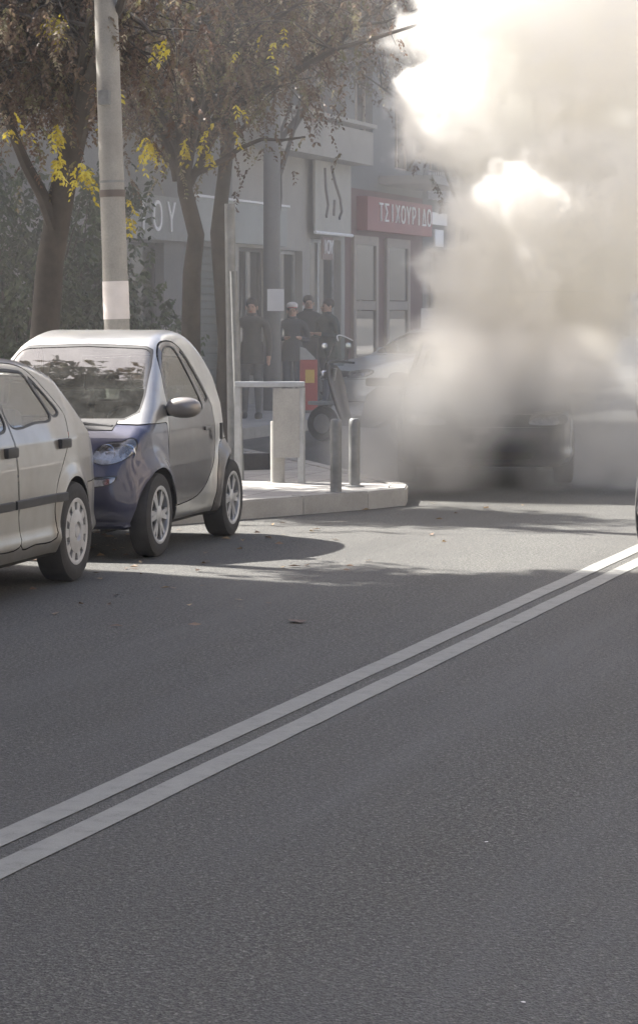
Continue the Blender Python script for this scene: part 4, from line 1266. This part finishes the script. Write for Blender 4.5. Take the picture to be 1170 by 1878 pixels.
for i in range(9):
    t = -1.0 + 2.0 * i / 8
    for j in range(6):
        u = j / 5
        gv.append((0.56 - 0.10 * t * t - 0.18 * u, 0.24 * t * (1 - 0.25 * u * u), 0.98 + 0.40 * u * (1 - 0.18 * t * t)))
        if i and j: gf.append((6 * i + j - 7, 6 * i + j - 6, 6 * i + j, 6 * i + j - 1))
ws = pyd('windshield', gv, gf, M['glass'], sc_, True)
bar([gv[6 * i + 5] for i in range(9)], 0.008, 'windshield_edge', M['white'], ws)
# SECTION: trees
def leaf_mesh(name, clusters, rng, kind='pinnate', size=0.055):
    """clusters: (position, length, tone). Each is a drooping stalk with paired leaflets."""
    g = np.random.default_rng(rng.randint(0, 10 ** 6))
    C = len(clusters)
    P = np.array([tuple(c[0]) for c in clusters]); LN = np.array([c[1] for c in clusters]); TN = np.array([c[2] for c in clusters])
    az = g.uniform(0, 2 * math.pi, C)
    out = np.stack([np.cos(az), np.sin(az), np.zeros(C)], 1)
    side = np.stack([-out[:, 1], out[:, 0], np.zeros(C)], 1)
    droop = g.uniform(0.5, 1.0, C)
    cnt = np.maximum(4, (LN / (size * 0.62)).astype(int))
    ci = np.repeat(np.arange(C), cnt)
    t = np.concatenate([np.arange(k) / (k - 1) for k in cnt])
    Q = P[ci] + out[ci] * (LN[ci] * 0.55 * t * (1.2 - droop[ci] * 0.7))[:, None]
    Q[:, 2] -= LN[ci] * (0.25 * t + 0.65 * droop[ci] * t * t)
    Q = np.repeat(Q, 2, 0); ci = np.repeat(ci, 2)
    n = len(ci)
    sg = np.tile([-1.0, 1.0], n // 2)
    d = side[ci] * (sg * 0.8)[:, None] + out[ci] * 0.25
    d[:, 2] -= 0.55 + 0.5 * g.random(n)
    d += g.uniform(-0.4, 0.4, (n, 3))
    d /= np.linalg.norm(d, axis=1, keepdims=True)
    w = np.cross(d, g.uniform(-1, 1, (n, 3)))
    w /= np.maximum(np.linalg.norm(w, axis=1, keepdims=True), 1e-6)
    L = (size * g.uniform(0.6, 1.45, n))[:, None]
    V = np.stack([Q, Q + d * L * 0.5 + w * L * 0.24, Q + d * L, Q + d * L * 0.5 - w * L * 0.24], 1).reshape(-1, 3)
    T = np.repeat(np.clip(TN[ci] + g.uniform(-0.1, 0.1, n), 0, 1), 4)
    me = bpy.data.meshes.new(name)
    me.vertices.add(4 * n)
    me.vertices.foreach_set('co', V.astype(np.float32).ravel())
    me.loops.add(4 * n)
    me.loops.foreach_set('vertex_index', np.arange(4 * n, dtype=np.int32))
    me.polygons.add(n)
    me.polygons.foreach_set('loop_start', np.arange(0, 4 * n, 4, dtype=np.int32))
    me.update(calc_edges=True)
    at = me.attributes.new('tone', 'FLOAT', 'POINT')
    at.data.foreach_set('value', T.astype(np.float32))
    return me
def make_tree(name, label, base_, path, r0, crown, nb, nclus, seed, leafmat='leaf', tones=(0.05, 0.85), size=0.06, clen=(0.25, 0.5), yellow=(), group='street trees along the left pavement', boughs=()):
    """path: trunk points relative to base; crown: (centre rel., radii); yellow: absolute points of bright clusters"""
    rng = random.Random(seed)
    root = tag(empty(name, base_), label, 'tree', group)
    mb = MB()
    path = [Vector(p) for p in path]
    rad = [r0 * (1.15 if i == 0 else 1 - 0.45 * i / (len(path) - 1)) for i in range(len(path))]
    mb.tube(path, rad, 14)
    cc, cr = Vector(crown[0]), Vector(crown[1])
    tips = []
    def rnd_in():
        while True:
            q = Vector((rng.uniform(-1, 1), rng.uniform(-1, 1), rng.uniform(-1, 1)))
            if 0.15 < q.length < 1: return cc + Vector((q.x * cr.x, q.y * cr.y, q.z * cr.z))
    def limb(a, b, r, n=5, wob=0.12):
        pts = [a]
        for i in range(1, n + 1):
            t = i / n
            p = a.lerp(b, t) + Vector((rng.uniform(-1, 1), rng.uniform(-1, 1), rng.uniform(-1, 1))) * wob * (b - a).length * (0.5 if i < n else 0) * 0.5
            p.z += 0.10 * (b - a).length * math.sin(math.pi * t)
            pts.append(p)
        mb.tube(pts, [r * (1 - 0.75 * i / n) for i in range(n + 1)], 7 if r > 0.02 else 5)
        return pts
    for a, b, r in boughs:
        pts = limb(Vector(a), Vector(b), r, 6, 0.08)
        tips += pts[2:]
    for i in range(nb):
        tpar = rng.uniform(0.55, 1.0)
        k = min(len(path) - 2, int(tpar * (len(path) - 1)))
        a = path[k].lerp(path[k + 1], tpar * (len(path) - 1) - k)
        m1 = limb(a, rnd_in(), r0 * rng.uniform(0.28, 0.5), 5)
        for j in range(4):
            s0 = m1[rng.randint(1, 4)]
            e = rnd_in()
            e = s0.lerp(e, min(1.0, 1.5 / max(0.5, (e - s0).length)))
            m2 = limb(s0, e, r0 * 0.14, 4)
            for q in range(2):
                s1 = m2[rng.randint(1, 3)]
                e1 = s1 + Vector((rng.uniform(-.6, .6), rng.uniform(-.6, .6), rng.uniform(-.7, .25)))
                tips += limb(s1, e1, r0 * 0.05 + 0.003, 3)[1:]
            tips += m2[1:]
    tr = mb.build('trunk', M['bark'], root, True)
    if nclus:
        cl = []
        for i in range(nclus):
            t = rng.choice(tips)
            cl.append((t + Vector((rng.gauss(0, 0.13), rng.gauss(0, 0.13), rng.gauss(-0.08, 0.14))), rng.uniform(*clen), rng.uniform(*tones) if rng.random() > 0.05 else 1.0))
        link('crown', leaf_mesh('crown', cl, rng, size=size), M[leafmat], root)
    for pt, h, n, w in yellow:
        q = Vector(pt) - Vector(base_)
        cl = []
        for i in range(n):
            cl.append((q + Vector((rng.uniform(-w, w), rng.uniform(-w, w), rng.uniform(-h / 2, h / 2))), rng.uniform(0.12, 0.22), rng.random()))
        link('yellow_leaves', leaf_mesh('yellow_leaves', cl, rng, size=0.05), M['leaf_yellow'], root)
    return root
def tb(px, zc):
    p = D(px, 573, zc); p.z = PZ
    return p
def rel(px, py, zc, b): return D(px, py, zc) - b
# near left tree: trunk left of the pole, bough crossing in front of it
b = tb(70, 24.4)
make_tree('street_tree', 'dark tree at the far left, its bough crossing in front of the pole', b,
    [(0, 0, -0.1), rel(80, 640, 24.4, b), rel(92, 480, 24.4, b), rel(118, 330, 24.3, b), rel(150, 200, 24.2, b), rel(168, 90, 24.2, b), rel(172, -60, 24.2, b)],
    0.145, ((-0.2, -0.1, 4.0), (2.0, 1.1, 0.8)), 26, 2100, 11, tones=(0.1, 0.9), size=0.042, clen=(0.12, 0.34),
    boughs=[(rel(140, 250, 24.2, b), rel(260, -60, 22.7, b), 0.085), (rel(100, 420, 24.3, b), rel(-40, 130, 24.0, b), 0.07), (rel(150, 200, 24.2, b), rel(60, 20, 24.0, b), 0.06)],
    yellow=[(D(100, 36, 23.6), 0.12, 12, 0.06), (D(103, 265, 23.7), 0.45, 16, 0.05), (D(153, 315, 23.5), 0.2, 14, 0.07), (D(300, 75, 23.6), 0.14, 5, 0.05), (D(30, 210, 23.6), 0.3, 4, 0.1), (D(200, 180, 23.6), 0.4, 4, 0.15)])
# slanting tree right of the pole
b = tb(352, 28.2)
make_tree('street_tree', 'tree with a slanting trunk just right of the tall pole', b,
    [(0, 0, -0.1), rel(350, 620, 28.2, b), rel(352, 500, 28.2, b), rel(360, 430, 28.2, b), rel(340, 350, 28.1, b), rel(333, 270, 28.0, b), rel(345, 150, 28.0, b), rel(350, -40, 28.0, b)],
    0.108, ((0.3, -0.2, 4.45), (2.5, 1.5, 0.95)), 28, 1700, 12, tones=(0.2, 0.92), size=0.042, clen=(0.12, 0.34),
    boughs=[(rel(328, 300, 28.1, b), rel(480, 40, 27.5, b), 0.06), (rel(330, 340, 28.1, b), rel(560, 250, 27.8, b), 0.04), (rel(325, 330, 28.1, b), rel(260, 60, 27.8, b), 0.05)],
    yellow=[(D(276, 268, 26.6), 0.22, 15, 0.09), (D(346, 268, 27.4), 0.18, 6, 0.04), (D(377, 272, 27.4), 0.18, 5, 0.04), (D(235, 385, 26.0), 0.25, 5, 0.05), (D(420, 210, 27.0), 0.5, 5, 0.25), (D(470, 90, 27.0), 0.5, 5, 0.3)])
# bare-looking tree over the second shop, and those behind
for px, zc, seed, lab, cr, n, zc_, off in ((409, 30.0, 13, 'slim dark tree just right of the slanting trunk', (2.5, 2.2, 1.6), 1500, 5.6, (0.9, 0, 0)), (503, 44.5, 17, 'brown tree hanging over the red sign shop', (3.0, 2.4, 1.7), 1600, 7.3, (1.3, 0, 0)), (868, 42.0, 14, 'brown tree whose trunk is hidden in the smoke', (3.0, 2.6, 1.6), 1700, 6.7, (-0.9, -0.4, 0)), (850, 51.0, 15, 'brown tree behind the smoke in front of the dark shop', (2.8, 2.6, 1.7), 1300, 8.2, (-0.3, 0, 0))):
    b = tb(px, zc)
    hh = zc_ + 1.2
    make_tree('street_tree', lab, b, [(0, 0, -0.1), (0.03, 0.02, 1.2), (-0.06, 0.0, 2.4), (0.05, 0.05, 3.4), (0.0, 0.0, hh * 0.75), (0.05, 0, hh)], 0.10,
        ((off[0], off[1], zc_), cr), 26, int(n * 1.15), seed, tones=(0.2, 0.92), size=0.060, clen=(0.15, 0.42))
# evergreen shrubs before the shutters at the far left
for k, (px, zc, h, w, lab) in enumerate(((120, 31.5, 3.3, 0.9, 'dark green shrub before the shutters, left of the tall pole'), (20, 30.0, 3.0, 0.9, 'dark green shrub at the left edge behind the hatchback'), (265, 33.0, 1.5, 0.5, 'low dark green shrub between the pole and the slanting trunk'))):
    b = tb(px, zc)
    root = tag(empty('evergreen_shrub', b), lab, 'shrub', 'evergreen shrubs on the pavement')
    rng = random.Random(40 + k)
    mb = MB()
    tips = []
    for q in range(16):
        a_ = rng.uniform(0, 6.28); rr_ = rng.uniform(0.2, 1) * w
        e = Vector((math.cos(a_) * rr_, math.sin(a_) * rr_, h * rng.uniform(0.45, 1.0)))
        pts = [Vector((0, 0, -0.02)), e * 0.35 + Vector((0, 0, 0.1)), e * 0.7, e]
        mb.tube(pts, [0.02, 0.016, 0.01, 0.004], 6)
        tips += [pts[1].lerp(pts[2], rng.random()), pts[2].lerp(pts[3], rng.random()), pts[3]]
    mb.build('stems', M['bark'], root, True)['kind'] = 'stuff'
    cl = [(rng.choice(tips) + Vector((rng.gauss(0, 0.16), rng.gauss(0, 0.16), rng.gauss(0, 0.16))), rng.uniform(0.18, 0.32), rng.random()) for _ in range(1000)]
    link('foliage', leaf_mesh('foliage', cl, rng, size=0.085), M['leaf_green'], root)
# unseen trees: tall and sparse added for road shade, overhanging crown mirrored in windscreens
for k, (x, y, z, rr_, n, lab) in enumerate(((-10.3, 18.2, 10.0, (2.6, 2.0, 2.6), 4200, 'tall unseen tree added to shade the near road, outside the picture'), (-9.5, 15.8, 6.6, (3.0, 3.0, 1.6), 850, 'tree overhanging the parked cars, outside the picture'), (-12.6, 23.4, 8.0, (2.2, 1.6, 1.2), 260, 'sparse unseen tree added to dapple the road, outside the picture'))):
    make_tree('street_tree', lab, Vector((x, y, PZ)), [(0, 0, -0.1), (0.05, 0, 1.5), (-0.05, 0.05, 3.0), (0, 0, z - 1.5), (0.05, 0, z + 0.5)], 0.13, ((0, 0, z), rr_), 20, n, 60 + k, size=0.15, clen=(0.35, 0.7))
# fallen leaves in the gutter
rng = random.Random(5)
V, Fc, T = [], [], []
for i in range(420):
    if rng.random() < 0.8: x, y = -8.3 + abs(rng.gauss(0, 0.9)), rng.uniform(9, 20)
    else: x, y = rng.uniform(-8.2, -4.8), rng.uniform(12.5, 23)
    a_ = rng.uniform(0, 6.28); L = rng.uniform(0.02, 0.05)
    c, s_ = math.cos(a_) * L, math.sin(a_) * L
    b = len(V)
    V += [(x - c, y - s_, 0.006 + rng.random() * 0.006), (x + s_ * .5, y - c * .5, 0.006 + rng.random() * 0.02), (x + c, y + s_, 0.006 + rng.random() * 0.006), (x - s_ * .5, y + c * .5, 0.006 + rng.random() * 0.02)]
    Fc.append((b, b + 1, b + 2, b + 3)); T += [rng.random()] * 4
fl = pyd('fallen_leaves', V, Fc, M['litter'])
at = fl.data.attributes.new('tone', 'FLOAT', 'POINT'); at.data.foreach_set('value', np.array(T, dtype=np.float32))
tag(fl, 'dry brown leaves scattered on the road beside the parked cars', 'leaves', kind='stuff')
# small scraps on the asphalt
for px, py, sz, lab in ((545, 1142, 0.07, 'dark scrap lying in the lane in front of the tiny car'), (892, 1548, 0.009, 'tiny white scrap on the asphalt near the bottom right'), (960, 1843, 0.008, 'tiny pale scrap at the bottom edge of the asphalt')):
    p = G(px, py)
    v = [(p.x + sz * math.cos(t) * random.uniform(0.5, 1), p.y + sz * math.sin(t) * random.uniform(0.5, 1), 0.005 + random.uniform(0, 0.2 * sz)) for t in np.linspace(0, 5.6, 7)]
    tag(pyd('scrap', v + [(p.x, p.y, 0.006 + 0.15 * sz)], [(i, (i + 1) % 7, 7) for i in range(7)], M['litter'] if sz > 0.05 else M['white']), lab, 'litter', 'scraps on the asphalt')
# SECTION: smoke and haze
def value_noise(shape, cell, rng):
    """smooth random field on a voxel grid, one lattice value every `cell` voxels"""
    out = None
    n = [int(s / cell) + 3 for s in shape]
    g = rng.random(n).astype(np.float32)
    for ax in range(3):
        t = np.arange(shape[ax]) / cell
        i = t.astype(int); f = (t - i).astype(np.float32)
        f = f * f * (3 - 2 * f)
        a = np.take(g, i, axis=ax); b = np.take(g, i + 1, axis=ax)
        sh = [1, 1, 1]; sh[ax] = -1
        g = a + (b - a) * f.reshape(sh)
    return g
def build_smoke():
    rng = np.random.default_rng(3)
    rr = random.Random(3)
    dense, thin = [], []
    # the rising column (photo outline at the burning car's distance), big billows first
    for px, py, r in ((845, 195, .50), (800, 180, .24), (835, 60, .30), (930, 80, .85), (1085, 60, 1.0), (1010, 250, .95), (1140, 200, .9), (905, 300, .45), (960, 400, .72), (1090, 400, .85), (1150, 330, .7), (880, 520, .50), (960, 560, .75), (1060, 560, .50), (910, 640, .58), (1000, 680, .60), (880, 715, .36), (950, 705, .42), (1030, 700, .38), (1075, 690, .25), (1040, 640, .42), (960, 480, .8), (1110, 470, .45),
                      (950, -70, .9), (1110, -90, 1.1), (1010, -230, .9), (1150, -220, .9), (880, -180, .7), (1230, 60, .9), (1220, 330, .6), (1240, 190, .7)):
        zc = 27.3 + rr.uniform(-0.5, 0.9) - (1.2 if py > 600 else 0.0)
        c = D(px, py, zc)
        dense.append((c, r, 1.0))
        for k in range(14):
            v = Vector((rr.gauss(0, 1), rr.gauss(0, 1), rr.gauss(0, 1))).normalized()
            dense.append((c + v * r * 0.82, r * rr.uniform(0.28, 0.5), 1.0))
    # low, thin smoke rolling over the ground and round the car
    for px, py, r, w in ((905, 690, .45, 1.1), (985, 695, .45, 1.1), (1050, 690, .36, .8), (800, 735, .50, .6), (740, 770, .45, .6), (700, 815, .42, .5), (770, 830, .46, .45), (830, 865, .36, .5), (690, 870, .35, .4), (660, 840, .3, .25), (1000, 870, .3, .2), (1060, 800, .4, .35), (820, 690, .42, .6), (850, 765, .32, .6), (800, 890, .3, .35), (830, 830, .30, .6), (760, 660, .28, .20), (960, 740, .30, .5), (1040, 735, .25, .35), (1100, 700, .45, .4), (1120, 800, .5, .4), (1170, 860, .5, .32), (1090, 860, .4, .35), (1160, 720, .45, .3), (730, 880, .3, .3)):
        zc = 25.0 if px < 900 else 25.6
        c = D(px, py, zc + rr.uniform(-0.4, 0.5))
        thin.append((c, r * 1.25, w))
        for k in range(8):
            v = Vector((rr.gauss(0, 1), rr.gauss(0, 1), rr.gauss(0, 1))).normalized()
            thin.append((c + v * r * 0.8, r * rr.uniform(0.4, 0.7), w * rr.uniform(0.6, 1.0)))
    pts = np.array([tuple(c) for c, r, w in dense + thin])
    rad = np.array([r for c, r, w in dense + thin])
    lo = np.maximum((pts - rad[:, None]).min(0) - 0.4, [-12, 20, 0.02]); hi = (pts + rad[:, None]).max(0) + 0.4
    lo[2] = 0.02; hi[2] = min(hi[2], 6.6)
    vx = 0.046
    n = np.ceil((hi - lo) / vx).astype(int); hi = lo + n * vx
    ax = [lo[a] + (np.arange(n[a]) + 0.5) * vx for a in range(3)]
    fd = np.full(n, -1.0, np.float32); ft = np.zeros(n, np.float32)
    def region(c, r):
        sl = []
        for a in range(3):
            i0 = max(0, int((c[a] - r - lo[a]) / vx)); i1 = min(n[a], int((c[a] + r - lo[a]) / vx) + 2)
            if i1 <= i0: return None
            sl.append(slice(i0, i1))
        return tuple(sl)
    for c, r, w in dense:
        s = region(c, r + 0.45)
        if s is None: continue
        d = np.sqrt(((ax[0][s[0]] - c.x) ** 2)[:, None, None] + ((ax[1][s[1]] - c.y) ** 2)[None, :, None] + ((ax[2][s[2]] - c.z) ** 2)[None, None, :])
        fd[s] = np.maximum(fd[s], (r - d).astype(np.float32))
    for c, r, w in thin:
        s = region(c, r * 1.4)
        if s is None: continue
        d = np.sqrt(((ax[0][s[0]] - c.x) ** 2)[:, None, None] + ((ax[1][s[1]] - c.y) ** 2)[None, :, None] + ((ax[2][s[2]] - c.z) ** 2)[None, None, :])
        ft[s] = np.maximum(ft[s], (w * np.clip(1.25 - d / r, 0, 1) ** 1.3).astype(np.float32))
    bil = lambda c: 1 - np.abs(2 * value_noise(n, c, rng) - 1)
    f1 = value_noise(n, 20, rng) * 0.28 + bil(13) * 0.30 + bil(6.5) * 0.26 + bil(3.2) * 0.16
    f2 = value_noise(n, 22, rng) * 0.6 + value_noise(n, 9, rng) * 0.4
    fld = fd + (f1 - 0.60) * 1.25
    den = np.clip(fld / 0.07, 0, 1) * (0.42 + 0.6 * np.exp(-np.clip(fld, 0, 3) / 0.12)) * np.clip(2.0 * f2, 0.5, 1.8)
    low = ft * np.clip((f1 - 0.32) * 2.4, 0, 1.5) * np.clip(f2 * 2.2 - 0.35, 0.15, 1.3)
    den = np.maximum(den * 5.0, low * 3.8).astype(np.float32)
    # fade out at the faces of the grid
    for a in (0, 1):
        e = np.clip(np.minimum(np.arange(n[a]), n[a] - 1 - np.arange(n[a])) / 5.0, 0, 1).astype(np.float32)
        sh = [1, 1, 1]; sh[a] = -1
        den *= e.reshape(sh)
    den *= np.clip((n[2] - 1 - np.arange(n[2])) / 14.0, 0, 1).astype(np.float32)[None, None, :]
    den[den < 0.01] = 0
    return den, lo, hi, n
m = bpy.data.materials.new('smoke_volume')
m.use_nodes = True
n, l = m.node_tree.nodes, m.node_tree.links
n.remove(n['Principled BSDF'])
pv = n.new('ShaderNodeVolumePrincipled')
pv.inputs['Density Attribute'].default_value = 'density'
pv.inputs['Density'].default_value = 1.0
pv.inputs['Anisotropy'].default_value = 0.0
geo = n.new('ShaderNodeNewGeometry')
sep = n.new('ShaderNodeSeparateXYZ'); l.new(geo.outputs['Position'], sep.inputs[0])
mr = n.new('ShaderNodeMapRange'); mr.inputs[1].default_value = 0.8; mr.inputs[2].default_value = 3.4
l.new(sep.outputs[2], mr.inputs[0])
# tarry yellow-brown smoke over the fire, cleaner steam-white higher up
l.new(ramp(n, l, mr.outputs[0], [(0.0, (0.72, 0.72, 0.705)), (0.22, (0.90, 0.88, 0.83)), (0.45, (0.984, 0.972, 0.935)), (1.0, (0.982, 0.976, 0.958))]), pv.inputs['Color'])
l.new(pv.outputs[0], n['Material Output'].inputs['Volume'])
m.cycles.volume_step_rate = 1.6
m2 = m.copy()
m2.name = 'drifting_smoke_volume'
m2.cycles.volume_step_rate = 16.0
def volume_object(name, den, lo, hi, nn, m):
    """a mesh of voxel centres that geometry nodes turn into a density grid"""
    N = int(np.prod(nn))
    me = bpy.data.meshes.new(name)
    me.vertices.add(N)
    at = me.attributes.new('dens', 'FLOAT', 'POINT')
    at.data.foreach_set('value', den.ravel())            # index = (i*ny + j)*nz + k
    me.materials.append(m)
    smoke = link(name, me)
    ng = bpy.data.node_groups.new('smoke_grid', 'GeometryNodeTree')
    ng.interface.new_socket('Geometry', in_out='INPUT', socket_type='NodeSocketGeometry')
    ng.interface.new_socket('Geometry', in_out='OUTPUT', socket_type='NodeSocketGeometry')
    gi, go = ng.nodes.new('NodeGroupInput'), ng.nodes.new('NodeGroupOutput')
    def gmath(op, a, b=None):
        x = ng.nodes.new('ShaderNodeMath'); x.operation = op
        for k, v in enumerate((a, b)):
            if v is None: continue
            if isinstance(v, (int, float)): x.inputs[k].default_value = v
            else: ng.links.new(v, x.inputs[k])
        return x.outputs[0]
    pos = ng.nodes.new('GeometryNodeInputPosition')
    sp = ng.nodes.new('ShaderNodeSeparateXYZ'); ng.links.new(pos.outputs[0], sp.inputs[0])
    idx = None
    for a in range(3):
        vx = float((hi[a] - lo[a]) / nn[a])
        q = gmath('FLOOR', gmath('MULTIPLY', gmath('SUBTRACT', sp.outputs[a], float(lo[a])), 1.0 / vx))
        q = gmath('MINIMUM', gmath('MAXIMUM', q, 0.0), float(nn[a] - 1))
        idx = q if idx is None else gmath('ADD', gmath('MULTIPLY', idx, float(nn[a])), q)
    f2i = ng.nodes.new('FunctionNodeFloatToInt'); f2i.rounding_mode = 'ROUND'; ng.links.new(idx, f2i.inputs[0])
    na = ng.nodes.new('GeometryNodeInputNamedAttribute'); na.data_type = 'FLOAT'; na.inputs[0].default_value = 'dens'
    si = ng.nodes.new('GeometryNodeSampleIndex'); si.data_type = 'FLOAT'; si.domain = 'POINT'
    ng.links.new(gi.outputs[0], si.inputs['Geometry']); ng.links.new(na.outputs[0], si.inputs['Value']); ng.links.new(f2i.outputs[0], si.inputs['Index'])
    vc = ng.nodes.new('GeometryNodeVolumeCube')
    ng.links.new(si.outputs[0], vc.inputs['Density'])
    vc.inputs['Background'].default_value = 0.0
    h_ = (hi - lo) / nn / 2
    vc.inputs['Min'].default_value = tuple(float(x) for x in lo + h_); vc.inputs['Max'].default_value = tuple(float(x) for x in hi - h_)
    for a, nm in enumerate(('Resolution X', 'Resolution Y', 'Resolution Z')): vc.inputs[nm].default_value = int(nn[a])
    sm = ng.nodes.new('GeometryNodeSetMaterial'); sm.inputs['Material'].default_value = m
    ng.links.new(vc.outputs[0], sm.inputs[0]); ng.links.new(sm.outputs[0], go.inputs[0])
    md = smoke.modifiers.new('grid', 'NODES'); md.node_group = ng
    print('SMOKE', nn, N, float(den.max()))
    return smoke
tag(volume_object('smoke', *build_smoke(), m), 'thick pale smoke billowing up from the burning car', 'smoke', kind='stuff')
def build_drift():
    rng = np.random.default_rng(9)
    lo, hi, vx = np.array([-15.5, 22.5, 0.1]), np.array([-3.0, 50.0, 7.0]), 0.25
    n = np.round((hi - lo) / vx).astype(int)
    X, Y, Z = (lo[a] + (np.arange(n[a]) + 0.5) * vx for a in range(3))
    f = value_noise(n, 9, rng) * 0.6 + value_noise(n, 4, rng) * 0.4
    d = DRIFT * np.clip(f * 2.6 - 0.55, 0.15, 1.6)
    d = d * np.clip((Y - 22.5) / 4.0, 0, 1)[None, :, None] * np.clip((50 - Y) / 6.0, 0, 1)[None, :, None]
    d = d * (0.25 + 0.75 * np.clip((X + 14.0) / 6.0, 0, 1))[:, None, None] * np.clip((-3.0 - X) / 2.0, 0, 1)[:, None, None]
    d = d * np.clip((7.0 - Z) / 2.5, 0, 1)[None, None, :]
    return d.astype(np.float32), lo, hi, n
tag(volume_object('drifting_smoke', *build_drift(), m2), 'thin smoke drifting over the pavement between the bollards and shops', 'smoke', kind='stuff')
# even haze of drifting smoke in the street
hm = bpy.data.materials.new('haze_volume')
hm.use_nodes = True
n, l = hm.node_tree.nodes, hm.node_tree.links
n.remove(n['Principled BSDF'])
pv = n.new('ShaderNodeVolumePrincipled')
pv.inputs['Color'].default_value = (0.93, 0.93, 0.92, 1)
pv.inputs['Density'].default_value = HAZE
pv.inputs['Anisotropy'].default_value = 0.2
l.new(pv.outputs[0], n['Material Output'].inputs['Volume'])
hz_ = MB().b2((-130, -60, -1.0), (60, 170, 16.0)).build('haze', hm)
tag(hz_, 'thin grey smoke haze filling the street', 'haze', kind='stuff')
